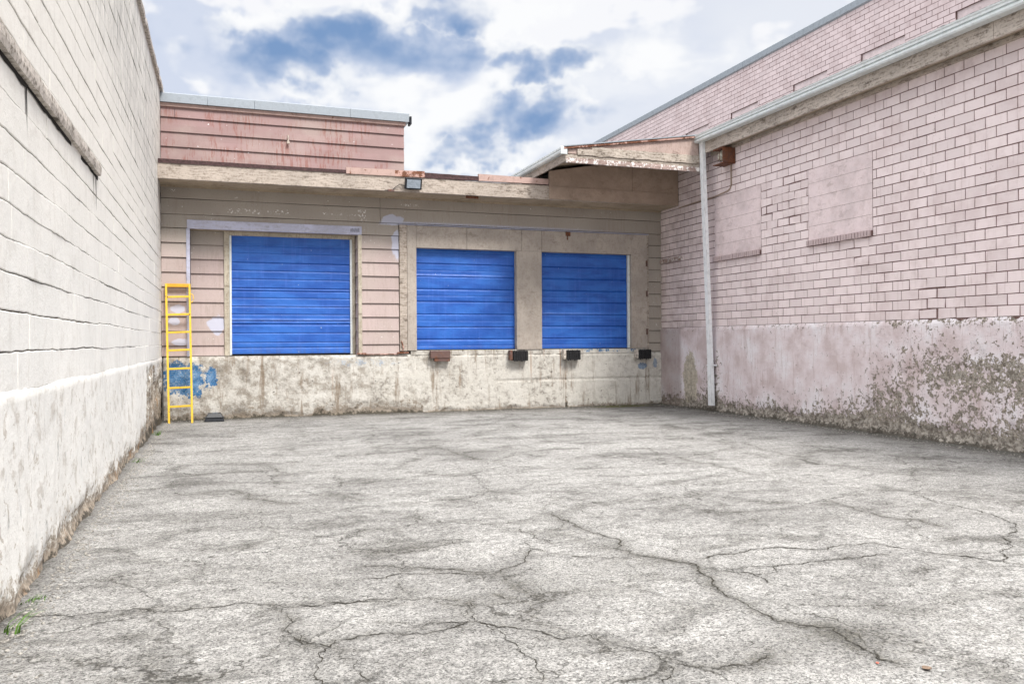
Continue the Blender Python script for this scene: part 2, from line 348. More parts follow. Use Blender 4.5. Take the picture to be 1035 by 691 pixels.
A = dict(
 asphalt=asphalt(), crack=crackmat(),
 pink=brick_paint('pink_painted_brick', (.81, .70, .70), (.42, .31, .29)),
 pinkup=brick_paint('pink_painted_brick_high', (.73, .61, .615), (.34, .24, .23)),
 mort=mortar('dark_mortar', (.09, .055, .05), (.27, .175, .165)), skirt=render_skirt(), dock=dock_concrete(),
 white=white_wall(), seam=mortar('wall_seam', (.035, .028, .02), (.16, .13, .10)),
 sid=siding('lap_siding_paint', (.40, .36, .315), (.50, .40, .385)), par=siding('parapet_siding_paint', (.33, .215, .21), red=True),
 frame=board('tan_frame_paint', (.43, .38, .335), (.24, .19, .155), .35, axis=(6, 2, 3)),
 fascia=board('fascia_weathered_paint', (.48, .415, .36), (.15, .115, .085), .7, axis=(1.6, 2, 12)),
 soffit=board('soffit_paint', (.44, .36, .27), (.20, .14, .09), .35),
 panel=board('plywood_tan_paint', (.40, .305, .24), (.25, .18, .14), .3, axis=(3, 2, 3)),
 peel=board('peeling_barge_paint', (.40, .30, .27), (.16, .10, .08), .6, white=.8, axis=(1.6, 2, 12)),
 old=board('bare_weathered_wood', (.50, .44, .38), (.12, .085, .06), .85, axis=(1.5, 2, 18)),
 groove=board('grooved_board_paint', (.47, .36, .32), (.25, .17, .14), .5, axis=(25, 2, 1.5)),
 lav=board('lavender_trim_paint', (.52, .53, .66), (.33, .31, .33), .35, axis=(2, 2, 6)),
 cream=board('cream_jamb_paint', (.53, .48, .39), (.22, .16, .11), .5, axis=(6, 2, 2)),
 tar=plain('tar_edge', (.075, .04, .04), .7, var=.5), flash=metal('pink_flashing', (.46, .32, .28), .6, .12), rustfl=metal('rusted_flashing', (.50, .31, .26), .6, .55),
 coping=metal('grey_metal_coping', (.34, .375, .41), .38, 0, .35, .25), gutter=metal('white_gutter_metal', (.72, .76, .76), .35, 0, .1, .25),
 pipe=metal('white_downpipe_metal', (.85, .87, .89), .35, 0, .0, .3), roof=plain('roof_felt', (.24, .235, .235), .95, var=.6, scale=14),
 eave=board('eave_weathered_paint', (.60, .53, .47), (.16, .12, .09), .7, axis=(2, 1.5, 12)), ledge=board('grey_sill_concrete', (.60, .545, .49), (.12, .10, .075), .8, axis=(6, 6, 6)),
 rubber=plain('black_rubber', (.018, .018, .02), .6, var=.6, scale=30), steel=metal('rusty_brown_steel', (.13, .075, .065), .6, .25),
 blue=door_blue(), yellow=metal('yellow_ladder_paint', (.86, .55, .05), .4, .06, 0, .25), orange=metal('orange_ladder_top', (.78, .40, .03), .45, .1),
 black=plain('black_plastic', (.02, .022, .028), .35, var=.5), glass=plain('floodlight_glass', (.33, .38, .44), .12, var=.2, scale=12),
 rust=metal('rusted_lantern', (.13, .06, .04), .7, .6), jar=plain('dirty_lamp_glass', (.55, .52, .44), .15, var=.5, scale=25),
 grass=plain('grass_blade', (.10, .21, .03), .6, var=.4), peb=plain('pebbles', (.33, .31, .28), .9, var=.6, scale=40),
 leaf=plain('dry_leaf', (.20, .14, .10), .7, var=.5, scale=60), red=plain('red_plastic', (.75, .12, .07), .4), brickfill=board('pink_render_infill', (.75, .635, .64), (.5, .38, .36), .3, axis=(1, 3, 3)),
 gap=plain('dark_gap_and_shade', (.02, .017, .014), .95), conc=plain('plain_masonry', (.4, .36, .33), .9), wire=plain('black_cable', (.03, .03, .03), .6),
 sill=brick_paint('sill_brick_paint', (.56, .45, .45), (.3, .2, .19)),
)

# ------------------------------------------------------------------ ground
cr = []
def zpx(pts, ox, oy, s=2.375, w=.008, d=.5): cr.append(([ground_pt(ox+x/s, oy+y/s) for x, y in pts], w, d))
Z2 = (300, 400); Z1 = (0, 400); Z3 = (635, 400)
zpx([(610,290),(650,305),(680,322),(730,338),(775,350),(800,380),(850,392),(940,405),(965,415),(1000,450),(1040,490),(1100,520),(1150,545),(1230,558),(1290,562),(1320,595),(1370,620),(1440,652)], *Z2, w=.014, d=1.0)
zpx([(1290,562),(1350,580),(1375,610),(1400,640),(1445,650)], *Z2, w=.006, d=.6)
zpx([(610,292),(600,265),(640,270),(680,280),(715,290)], *Z2, w=.006)
zpx([(530,322),(575,345),(612,362)], *Z2, w=.010)
zpx([(550,350),(560,372),(600,380),(640,385),(720,392),(800,390)], *Z2, w=.009)
zpx([(560,374),(548,402),(490,425),(420,428),(360,420),(270,418),(150,412)], *Z2, w=.013, d=.9)
zpx([(490,430),(400,432),(300,432),(200,442),(150,445)], *Z2, w=.014)
zpx([(490,430),(530,460),(570,480),(600,495),(560,510),(560,540)], *Z2, w=.005, d=.7)
zpx([(0,513),(100,500),(250,490),(330,488),(390,497)], *Z2, w=.010)
zpx([(410,497),(405,520),(395,535)], *Z2, w=.009)
zpx([(485,482),(505,492),(540,494)], *Z2, w=.009)
zpx([(-30,585),(20,600),(80,607),(100,590),(200,575),(260,578),(370,562),(430,545),(470,555),(520,560),(580,570),(640,590),(700,580),(750,600),(830,620),(880,645),(950,660),(1010,665),(1090,655),(1140,632)], *Z2, w=.011, d=.8)
zpx([(300,557),(360,548),(430,545)], *Z2, w=.008)
zpx([(200,547),(300,549)], *Z2, w=.005)
zpx([(430,545),(415,520),(405,500)], *Z2, w=.008)
zpx([(430,545),(500,590),(545,625),(575,660),(580,700)], *Z2, w=.008)
zpx([(80,607),(60,640),(45,655),(60,690),(50,720)], *Z2, w=.009)
zpx([(110,610),(140,650),(170,690)], *Z2, w=.006)
zpx([(880,645),(882,700)], *Z2, w=.007)
zpx([(340,350),(375,358),(400,365)], *Z2, w=.008)
zpx([(290,110),(330,125),(380,140),(430,155)], *Z2, w=.010)
zpx([(60,320),(150,308),(250,298),(330,300)], *Z2, w=.007)
zpx([(0,545),(200,530),(430,523),(520,512),(600,503),(680,512),(770,512),(850,500),(950,492)], *Z1, w=.009)
zpx([(650,512),(700,545),(680,570),(720,590),(780,605)], *Z1, w=.007, d=.9)
zpx([(500,235),(560,230),(600,245),(680,262),(720,262)], *Z1, w=.009, d=.9)
zpx([(600,165),(650,175),(700,190)], *Z1, w=.009)
zpx([(380,205),(470,218),(560,212)], *Z1, w=.005, d=.3)
zpx([(120,468),(250,462),(320,470)], *Z1, w=.005, d=.3)
zpx([(170,395),(280,380),(400,370),(520,362),(590,357),(650,368),(720,380),(800,390),(900,402),(960,415)], *Z3, w=.017, d=.5)
zpx([(300,435),(360,410),(450,402),(520,395),(630,385)], *Z3, w=.014)
zpx([(250,428),(300,433),(335,455)], *Z3, w=.012)
zpx([(660,238),(720,250),(800,272),(850,282),(900,300),(930,330),(915,370),(910,395),(880,402)], *Z3, w=.014)
zpx([(480,255),(540,275),(600,290),(700,300),(760,318)], *Z3, w=.008, d=.9)
zpx([(550,378),(570,385)], *Z3, w=.010)
zpx([(840,418),(960,415)], *Z3, w=.007)
zpx([(120,150),(200,165),(260,182),(310,192)], *Z3, w=.009, d=.9)
zpx([(60,610),(0,606)], *Z3, w=.006)
zpx([(280,115),(350,135),(450,165),(560,180),(680,195),(760,190)], *Z3, w=.004, d=.8)
def refine(pts, amp=.13, lev=6):
    P = [np.array(p) for p in pts]
    for l in range(lev):
        Q = [P[0]]
        for a, b in zip(P[:-1], P[1:]):
            d = b-a; L = np.hypot(*d)
            if L > .02:
                nrm = np.array([-d[1], d[0]]); Q.append((a+b)/2+nrm*rng.normal(0, amp))
            Q.append(b)
        P = Q
    return np.array(P)
CR = [(refine(p), w, d) for p, w, d in cr]
# dirt field over the yard
st = .035; xs = np.arange(XL-.05, XR+.12, st); ys = np.arange(-2.0, YB+.1, st)
GX, GY = np.meshgrid(xs, ys); dirt = np.zeros_like(GX)
for P, w, d in CR:
    P2 = P[::2] if len(P) > 8 else P
    best = np.full(GX.shape, 9.)
    x0, x1 = P[:, 0].min()-.5, P[:, 0].max()+.5; y0, y1 = P[:, 1].min()-.5, P[:, 1].max()+.5
    i0, i1 = np.searchsorted(ys, [y0, y1]); j0, j1 = np.searchsorted(xs, [x0, x1])
    gx, gy = GX[i0:i1, j0:j1], GY[i0:i1, j0:j1]; bb = best[i0:i1, j0:j1]
    if gx.size == 0: continue
    for q in P2[::2]: np.minimum(bb, np.hypot(gx-q[0], gy-q[1]), out=bb)
    near = d*.6*np.exp(-(bb/.045)**1.1)+d*.27*np.exp(-(bb/.22)**1.6)
    dirt[i0:i1, j0:j1] = np.maximum(dirt[i0:i1, j0:j1], near)
vn = np.zeros(GX.size); hz = np.zeros(GX.size); fx = GX.ravel(); fy = GY.ravel()
for i in range(fx.size):
    a = mn.noise(Vector((fx[i]*1.3, fy[i]*1.3, 3.))); vn[i] = a
    hz[i] = .010*mn.noise(Vector((fx[i]*.5, fy[i]*.5, 8.)))+.0035*mn.noise(Vector((fx[i]*5, fy[i]*5, 1.)))
vn = vn.reshape(GX.shape)
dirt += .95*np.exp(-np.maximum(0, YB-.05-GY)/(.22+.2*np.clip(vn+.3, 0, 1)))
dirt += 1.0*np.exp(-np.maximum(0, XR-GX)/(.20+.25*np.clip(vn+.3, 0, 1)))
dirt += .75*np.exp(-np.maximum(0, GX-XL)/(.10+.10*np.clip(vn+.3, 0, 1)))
# the darker apron beside the pink wall and towards the far corner
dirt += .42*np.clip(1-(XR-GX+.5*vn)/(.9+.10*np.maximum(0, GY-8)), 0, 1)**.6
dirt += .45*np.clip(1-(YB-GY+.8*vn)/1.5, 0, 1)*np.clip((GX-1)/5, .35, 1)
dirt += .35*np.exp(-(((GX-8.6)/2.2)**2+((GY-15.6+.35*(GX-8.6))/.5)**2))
for (px, py, rx, ry, a) in ((490,458,.9,.7,.38),(390,455,.8,.35,.3),(290,590,.35,.3,.35),(250,520,.4,1.0,.28),(560,590,.6,.5,.25),(440,440,1.4,.4,.2),(820,650,.5,.25,.4),(900,640,.5,.3,.3),(470,610,.3,.15,.3),(300,470,1,.8,.2),(660,570,.5,.35,.25)):
    gx, gy = ground_pt(px, py); dirt += a*np.exp(-(((GX-gx)/rx)**2+((GY-gy)/ry)**2))
gm = ground_pt(635, 412); moss = .9*np.exp(-(((GX-gm[0])/1.0)**2+((GY-17.75)/.3)**2))+.35*np.exp(-(XR-GX)/.15)*(vn > .1)
edge = np.clip((XR-GX)/.3, 0, 1)*np.clip((YB-GY)/.3, 0, 1)
hz = hz.reshape(GX.shape)+.004+.012
hz += .03*np.exp(-np.maximum(0, GX-XL)/.06)*(1+vn)*.6+.03*np.exp(-np.maximum(0, XR-GX)/.07)+.025*np.exp(-np.maximum(0, YB-GY)/.07)
ny, nx = GX.shape
idx = np.arange(ny*nx).reshape(ny, nx)
V = np.stack([GX.ravel(), GY.ravel(), hz.ravel()], 1)
q = np.stack([idx[:-1, :-1].ravel(), idx[:-1, 1:].ravel(), idx[1:, 1:].ravel(), idx[1:, :-1].ravel()], 1)
def bigmesh(name, V, Q, mat, parent=None, attrs=None, smooth=True):
    me = bpy.data.meshes.new(name); me.vertices.add(len(V)); me.vertices.foreach_set('co', np.asarray(V, np.float32).ravel())
    me.loops.add(len(Q)*4); me.loops.foreach_set('vertex_index', np.asarray(Q, np.int32).ravel())
    me.polygons.add(len(Q)); me.polygons.foreach_set('loop_start', np.arange(0, len(Q)*4, 4, dtype=np.int32))
    me.polygons.foreach_set('loop_total', np.full(len(Q), 4, np.int32))
    me.update(calc_edges=True); me.validate()
    for k, a in (attrs or {}).items():
        at = me.attributes.new(k, 'FLOAT', 'POINT'); at.data.foreach_set('value', np.asarray(a, np.float32).ravel())
    if smooth: me.polygons.foreach_set('use_smooth', np.ones(len(Q), bool))
    me.materials.append(mat); o = bpy.data.objects.new(name, me); COL.objects.link(o)
    if parent: o.parent = parent; o.location = -world_loc(parent)
    return o
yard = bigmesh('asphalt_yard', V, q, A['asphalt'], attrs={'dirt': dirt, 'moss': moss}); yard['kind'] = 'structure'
def hgt(x, y):
    j = int(np.clip(round((x-xs[0])/st), 0, nx-1)); i = int(np.clip(round((y-ys[0])/st), 0, ny-1)); return hz[i, j]
gr = MB(); gr.v = [(-300, -300, -.02), (300, -300, -.02), (300, 300, -.02), (-300, 300, -.02)]; gr.f = [(0, 1, 2, 3)]
g = gr.build('ground', A['asphalt']); g['kind'] = 'structure'
# open cracks: narrow ragged seams
cm = MB()
for P, w, d in CR:
    n = len(P)
    if n < 3: continue
    T = np.gradient(P, axis=0); T /= np.linalg.norm(T, axis=1)[:, None]+1e-9; N = np.stack([-T[:, 1], T[:, 0]], 1)
    s0 = len(cm.v)
    for i in range(n):
        ww = w*.40*(.2+1.5*abs(mn.noise(Vector((P[i][0]*7, P[i][1]*7, 0))))+.35*rng.random())*min(1, i/4+.15, (n-1-i)/4+.15)
        for sg in (-1, 1):
            x, y = P[i]+N[i]*ww*sg*(.7+.6*rng.random()); cm.v.append((x, y, hgt(x, y)+.0035))
    for i in range(n-1): cm.f.append((s0+2*i, s0+2*i+1, s0+2*i+3, s0+2*i+2))
c_ = newobj('cracks', cm.v, cm.f, A['crack']); c_['kind'] = 'structure'

# ------------------------------------------------------------------ brick sheets
def bricks(name, mat, parent, plane, yr, zr, hole, L=.345, Hh=.158, gap=.0095, depth=.012, shade_grime=None, messy=None, wob=.002, nrm=-1):
    """one face per brick with a bevelled rim, laid in running bond on a plane x = const"""
    v = []; f = []; rn = []; so = []
    zc = zr[1]; row = 0
    while zc-Hh > zr[0]-.03:
        zb = max(zc-Hh, zr[0]); y = yr[0]-(L/2 if row % 2 else 0)-random.random()*.02
        while y < yr[1]:
            a, b_ = max(y, yr[0]), min(y+L, yr[1]); y += L
            if b_-a < .03: continue
            segs = [(a, b_)]
            for (h0, h1, k0, k1) in hole:
                if zc-.02 > k0 and zb+.02 < k1:
                    ns = []
                    for (s0, s1) in segs:
                        if s1 <= h0 or s0 >= h1: ns.append((s0, s1)); continue
                        if s0 < h0-.03: ns.append((s0, h0))
                        if s1 > h1+.03: ns.append((h1, s1))
                    segs = ns
            for (s0, s1) in segs:
                mess = messy and messy(.5*(s0+s1), .5*(zb+zc))
                g_ = gap/2*(1+random.uniform(-.25, .4)); w = wob*(5 if mess else 1)
                if mess and random.random() < .5: s1 -= random.uniform(.0, .018)
                o = random.uniform(-.002, .002)+(random.uniform(-.006, .001) if mess else 0); r = random.random(); e = .004
                base = len(v)
                j = [(random.uniform(-w, w), random.uniform(-w, w)) for _ in range(4)]
                P4 = [(s0+g_, zb+g_), (s1-g_, zb+g_), (s1-g_, zc-g_), (s0+g_, zc-g_)]
                I4 = [(e, e), (-e, e), (-e, -e), (e, -e)]
                for k in range(4): v.append((plane+depth, P4[k][0]+j[k][0], P4[k][1]+j[k][1]))
                for k in range(4): v.append((plane+o, P4[k][0]+j[k][0]+I4[k][0], P4[k][1]+j[k][1]+I4[k][1]))
                f += [(base+4, base+7, base+6, base+5)]+[(base+k, base+4+k, base+4+(k+1) % 4, base+(k+1) % 4) for k in range(4)]
                sv = shade_grime(.5*(s0+s1), .5*(zb+zc)) if shade_grime else 0
                rn += [r]*8; so += [sv]*8
        zc -= Hh; row += 1
    return newobj(name, v, f, mat, parent, attrs={'rnd': rn, 'shade_grime': so})

def rough_sheet(name, mat, parent, au, av, du, fn, axis, attrs=('wear', 'shade_grime')):
    """grid over (u,z); fn(u,z)->(offset, wear, shade_grime); axis 'X' plane (u=y) or 'Y' plane (u=x)"""
    us = np.arange(au[0], au[1]+du*.5, du); zs = np.linspace(av[0], av[1], max(2, int((av[1]-av[0])/du)+1))
    V = []; W = []; SO = []
    for z in zs:
        for u in us:
            p, w, s_ = fn(u, z); V.append((p, u, z) if axis == 'X' else (u, p, z)); W.append(w); SO.append(s_)
    nu, nz = len(us), len(zs); I = np.arange(nu*nz).reshape(nz, nu)
    Q = np.stack([I[:-1, :-1].ravel(), I[:-1, 1:].ravel(), I[1:, 1:].ravel(), I[1:, :-1].ravel()], 1)
    return bigmesh(name, V, Q, mat, parent, {attrs[0]: W, attrs[1]: SO})

# ------------------------------------------------------------------ LEFT: white block building
lb = thing('block_building', (XL, 6, 0), 'white painted concrete block building along the left side of the yard', 'building')
cour = [1.30, 1.555, 1.80, 2.03, 2.235, 2.44, 2.65, 2.86, 3.07, 3.285]+[3.46, 3.64, 3.815, 4.02, 4.23, 4.425, 4.63, 4.83]
while cour[-1] < 6.55: cour.append(cour[-1]+.2)
cour[-1] = 6.72
v = []; f = []; wr = []
Y0, Y1, dy = -6., 17.98, .06
def seamline(ci, y):
    zz = cour[ci]
    return zz+.014*mn.noise(Vector((y*.55, ci*3.1, 0)))+.008*mn.noise(Vector((y*2.6, ci*7.7, 4)))+.007*mn.noise(Vector((y*9, ci*5.3, 9)))
def seamgap(ci, y):
    a = mn.noise(Vector((y*.45, ci*9.3, 20)))+.5*mn.noise(Vector((y*3, ci*2.3, 11)))
    return max(.0008, .0065+.011*a)*(1.0 if y < 13 else .7)
for ci in range(len(cour)-1):
    y = Y0-random.random()*.4
    while y < Y1:
        L = .41*random.choice([2, 4, 6, 8, 12] if y > 6.0 else [1, 2, 3]); a, b_ = max(Y0, y), min(Y1, y+L); y += L
        if b_-a < .02: continue
        n = max(2, int((b_-a)/dy)+1); off = random.uniform(-.003, .003)
        s0 = len(v); vg = random.choice([.0003, .0003, .0008, .0018])
        for i in range(n):
            yy = a+(b_-a)*i/(n-1)
            ye = yy+(vg if i == 0 else (-vg if i == n-1 else 0))
            gb, gt = seamgap(ci, yy), seamgap(ci+1, yy)
            zb = seamline(ci, yy)+gb/2; zt = seamline(ci+1, yy)-gt/2
            bl = .006*mn.noise(Vector((yy*1.2, ci*1.0, 30)))
            for (dx, zz) in ((-.02, zb), (-.003, zb), (0, zb+.006), (0, (zb+zt)/2), (0, zt-.006), (-.003, zt), (-.02, zt)):
                v.append((XL+dx+off+bl, ye, zz))
                wr.append(0.30*sst(6.3, 6.72, zz)+.1*sst(15.5, 17.8, yy))
        for i in range(n-1):
            for k in range(6): f.append((s0+i*7+k, s0+(i+1)*7+k, s0+(i+1)*7+k+1, s0+i*7+k+1))
        for i in (0, n-1):
            f.append(tuple(s0+i*7+k for k in range(7)))
newobj('block_wall', v, f, A['white'], lb, attrs={'wear': wr})
MB().box(-9, XL-.016, -6, 26, 1.27, 6.72).box(-9, XL-.14, -6, 26, 0, 1.269).build('inner_wall', A['seam'], lb)
MB().box(-9.05, XL-.03, -6.1, 26.1, 6.72, 6.78).build('roof', A['roof'], lb)
# ragged coping edge
def rag(axis_pts): return axis_pts
cb = MB(); n = 300
for i in range(n+1):
    y = Y0+(18.6-Y0)*i/n; r1 = .018*fbm(y*3, 0, 0, 3); r2 = .02*fbm(y*4, 5, 0, 3)
    for (x, z) in ((-.12, 6.70), (.05+r1, 6.69+r2*.8), (.06+r1, 6.73+r2), (.05+r1, 6.80+r2*.5), (-.12, 6.815)): cb.v.append((XL+x, y, z))
for i in range(n):
    for k in range(4): cb.f.append((i*5+k, (i+1)*5+k, (i+1)*5+k+1, i*5+k+1))
cb.f += [(0, 1, 2, 3, 4), tuple(n*5+k for k in (4, 3, 2, 1, 0))]
cb.build('coping', A['ledge'], lb)
def plinth(u, z):
    w = .85*math.exp(-z/.15)+.62*math.exp(-z/.36)*(.62+.7*fbm(u*.9, 2, 0, 3))+.12*sst(1.22, 1.3, z)
    w += .62*sst(14.1, 14.6, u)*sst(1.27, 1.18, z)*(.8+.5*fbm(u*2.4, z*2, 7, 2))
    w += .18*sst(9, 15, u)*math.exp(-z/.5)
    e = fbm(u*3.1, z*3.1, 1, 5); er = sst(.35, .8, w+.25*e)
    x = XL+.010+.010*fbm(u*.8, z*1.0, 4, 2)+.004*fbm(u*9, z*9, 2, 3)*(1+2*er)-.030*er*(1+.8*e)
    x += .055*math.exp(-z/.07)*(.6+.8*fbm(u*1.7, 0, 8, 3))
    if z > 1.29: x -= (z-1.29)*.5
    if 14.55 < u and .55 < z < 1.2 and er > .4: x -= .02
    return x, w, 0
rough_sheet('plinth', A['white'], lb, (0.5, 18.0), (0, 1.325), .04, plinth, 'X')
rough_sheet('plinth_extension', A['white'], lb, (-6, .5), (0, 1.325), .12, plinth, 'X')
# old sill high up
sl = MB(); n = 90
for i in range(n+1):
    y = -1.0+(9.15+1.0)*i/n; r1 = .007*fbm(y*5, 1, 0, 3); r2 = .008*fbm(y*6, 3, 0, 3)
    for (x, z) in ((-.05, 3.445), (.010+r1, 3.43+r2), (.040+r1, 3.39+r2), (.044+r1, 3.335+r2), (.035+r2, 3.285+r1), (-.05, 3.275)): sl.v.append((XL+x, y, z))
for i in range(n):
    for k in range(5): sl.f.append((i*6+k, (i+1)*6+k, (i+1)*6+k+1, i*6+k+1))
sl.f += [tuple(range(6)), tuple(n*6+k for k in range(5, -1, -1))]
sl.build('window_sill', A['ledge'], lb)
# shade under the sill painted as a dark ragged strip, then blockwork splits
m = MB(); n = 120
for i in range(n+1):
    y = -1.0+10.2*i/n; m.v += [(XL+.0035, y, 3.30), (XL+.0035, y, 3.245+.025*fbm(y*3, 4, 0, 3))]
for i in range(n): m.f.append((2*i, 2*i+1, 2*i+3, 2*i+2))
newobj('sill_shade', m.v, m.f, A['gap'], lb)
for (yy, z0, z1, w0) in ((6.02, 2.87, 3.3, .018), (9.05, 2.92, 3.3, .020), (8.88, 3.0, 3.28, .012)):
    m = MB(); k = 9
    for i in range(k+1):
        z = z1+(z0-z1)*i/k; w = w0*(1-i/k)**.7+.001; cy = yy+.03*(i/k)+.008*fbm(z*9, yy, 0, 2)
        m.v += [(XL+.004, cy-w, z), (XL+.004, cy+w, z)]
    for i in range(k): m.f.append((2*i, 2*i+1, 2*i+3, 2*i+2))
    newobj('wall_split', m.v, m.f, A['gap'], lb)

# ------------------------------------------------------------------ BACK: loading dock building
db = thing('loading_dock_building', (4.5, YB, 0), 'low tan and pink clapboard loading dock building across the back of the yard', 'building')
def dockf(u, z):
    w = .85*math.exp(-z/.09)+.42*math.exp(-z/.30)*(.7+.6*fbm(u*.8, 1, 0, 3))+.22*sst(2.6, 1.2, u)+.35*sst(1.20, 1.31, z)*(.5+fbm(u*3, 0, 5, 3))
    if 1.8 < u < 4.2: w += .35*sst(.42, .28, z+.12*fbm(u*3, 0, 3, 2))
    e = fbm(u*2.6, z*2.6, 3, 5); er = sst(.4, .9, w+.2*e)
    y = YB-.045-.010*fbm(u*.9, z*.9, 4, 2)-.005*fbm(u*9, z*9, 2, 3)+.030*er*(1+.8*e)-.06*math.exp(-z/.05)*(.6+.7*fbm(u*2, 0, 6, 2))
    if z > 1.27: y += .05*sst(1.27, 1.32, z+.02*fbm(u*7, 0, 0, 3))
    if u > 5.9 and abs(z-(.70+.012*fbm(u*3, 0, 0, 2))) < .018: y += .022; w += .45
    if abs(u-(7.66+.01*fbm(z*4, 0, 0, 2))) < .022: y += .025; w += .5
    if abs(u-(4.05+.03*fbm(z*5, 1, 0, 2))) < .02 and z > .95: y += .02; w += .4
    return y, w, 0
rough_sheet('dock_wall', A['dock'], db, (XL+.03, XR-.02), (0, 1.325), .03, dockf, 'Y')
MB().box(3.92, 9.84, YB-.035, YB+.3, 1.30, 1.405).build('door_step', A['dock'], db, .008)
MB().box(XL+.03, XR-.02, YB-.012, YB+.6, 1.2, 1.318).build('dock_top', A['dock'], db)
for (x0, x1) in ((-.66, 2.76), (3.7, 9.8)):
    pass
MB().box(XL, XR, YB+.62, 26, 0, 5.05).build('inner_wall', A['conc'], db)
MB().box(XL, XR, YB+.05, YB+.6, 0, 1.2).build('inner_base', A['conc'], db)
# lap siding: each region (x0,x1) of rows
def lap(m, x0, x1, zb, zt, yb=YB, joints=()):
    cuts = sorted([x0]+[j for j in joints if x0 < j < x1]+[x1])
    for a, b_ in zip(cuts[:-1], cuts[1:]):
        n = len(m.v); wv = max(2, int((b_-a)/.35)+1); g_ = .004
        for i in range(wv):
            x = a+g_+(b_-a-2*g_)*i/(wv-1); d = .0025*mn.noise(Vector((x*1.1, zb*5, 0))); dz = .004*mn.noise(Vector((x*.7, zb*9, 3)))
            for (y, z) in ((yb+.01, zb+.010+dz), (yb-.034+d, zb+.010+dz), (yb-.036+d, zb+.017+dz), (yb-.006+d*.4, zt+dz), (yb+.01, zt+dz)):
                m.v.append((x, y, z))
        for i in range(wv-1):
            for k in range(4): m.f.append((n+i*5+k, n+(i+1)*5+k, n+(i+1)*5+k+1, n+i*5+k+1))
        m.f.append(tuple(n+k for k in range(5))); m.f.append(tuple(n+(wv-1)*5+k for k in range(4, -1, -1)))
rows = [1.325, 1.54, 1.84, 2.14, 2.44, 2.74, 3.04, 3.34, 3.64, 3.94, 4.22, 4.54, 4.80]
m = MB()
for zb, zt in zip(rows[:-1], rows[1:]):
    if zb >= 4.2: lap(m, XL, XR, zb, zt, joints=(3.25,))
    elif zb >= 3.93: lap(m, XL, 3.66, zb, zt); lap(m, 9.87, XR, zb, zt)
    else: lap(m, XL, -.70, zb, zt); lap(m, 2.84, 3.66, zb, zt, joints=()); lap(m, 9.87, XR, zb, zt)
m.build('siding', A['sid'], db)
# dark sheathing behind the boards, with the door openings left out
m = MB()
for (a, b_, z0, z1) in ((XL, -.68, 1.325, 4.8), (-.68, 2.80, 4.0, 4.8), (2.80, 3.9, 1.325, 4.8), (3.9, 9.8, 3.75, 4.8), (9.8, XR, 1.325, 4.8)):
    m.box(a, b_, YB+.012, YB+.05, z0, z1)
m.build('sheathing', A['gap'], db)
# first door bay (recessed)
RD = .30
m = MB(); m.box(-.71, 2.84, YB-.05, YB+.02, 3.94, 4.12)
for i in range(1): pass
m.build('door_lintel', A['lav'], db, .005)
MB().box(-.725, -.655, YB-.045, YB+.03, 1.33, 3.938).build('door_trim', A['lav'], db, .004)
MB().box(2.76, 2.84, YB-.045, YB+.03, 1.33, 3.938).build('door_trim', A['cream'], db, .004)
m = MB()
for zb, zt in zip(rows[:9], rows[1:10]):
    lap(m, -.655, .0, zb, zt, YB+RD)
m.box(-.66, .0, YB+RD+.012, YB+RD+.04, 1.3, 3.98)
m.build('recess_siding', A['sid'], db)
m = MB().box(-.70, -.66, YB+.03, YB+RD+.04, 1.32, 4.0); 
m.build('recess_side', A['frame'], db)
m = MB()
for zb, zt in zip(rows[:9], rows[1:10]):
    m.prism([(2.80, zb+.004), (2.735, zb+.004), (2.755, zt), (2.80, zt)], 'Y', YB+.03, YB+RD+.04)
m.build('recess_side', A['sid'], db)
MB().box(-.70, 2.80, YB+.022, YB+RD+.1, 3.945, 4.0).build('recess_ceiling', A['soffit'], db)
MB().box(-.0, .105, YB+RD-.06, YB+RD+.04, 1.33, 3.945).build('door_jamb', A['cream'], db, .004)
MB().box(2.67, 2.735, YB+RD-.05, YB+RD+.04, 1.33, 3.945).build('door_jamb', A['cream'], db, .004)
MB().box(.107, 2.668, YB+RD-.04, YB+RD+.04, 3.865, 3.943).build('door_header', A['cream'], db, .004)

# framed pair of door bays
FX0, FX1 = 3.67, 9.86
def slab(name, x0, x1, z0, z1, mat=A['frame'], y0=YB-.055, y1=YB+.03, bv=.005):
    return MB().box(x0, x1, y0, y1, z0, z1).build(name, mat, db, bv)
top = 3.70; 
slab('frame_post', FX0, 3.835, 1.40, 4.195, A['fascia'], YB-.06)
slab('frame_post', 3.842, 4.05, 1.405, 4.19)
slab('frame_post', 6.42, 7.05, 1.407, top-.002)
slab('frame_post', 9.40, FX1-.02, 1.407, 4.19)
slab('frame_trim', FX1-.018, FX1+.012, 1.36, 4.2, A['fascia'], YB-.066)
for a, b_ in ((4.052, 5.22), (5.226, 6.55), (6.556, 7.05), (7.055, 9.398)):
    slab('frame_header', a, b_, top, 4.188, A['frame'], YB-.055+random.uniform(-.003, .003))
MB().box(FX0-.02, FX1+.02, YB-.072, YB+.0, 4.197, 4.212).build('drip_edge', A['lav'], db)
for x0, x1 in ((4.05, 6.42), (7.05, 9.40)):
    MB().box(x0, x1, YB+.03, YB+.22, top, top+.04).build('door_head', A['soffit'], db)
    for xx in (x0-.03, x1): MB().box(xx, xx+.03, YB+.03, YB+.22, 1.36, top).build('door_reveal', A['frame'], db)
MB().box(9.345, 9.398, YB+.02, YB+.09, 1.42, top-.004).build('door_track', A['gutter'], db, .004)
MB().box(.108, .15, YB+RD-.055, YB+RD-.01, 1.34, 3.862).build('door_track', A['gutter'], db, .003)
MB().box(2.625, 2.668, YB+RD-.055, YB+RD-.01, 1.34, 3.862).build('door_track', A['gutter'], db, .003)
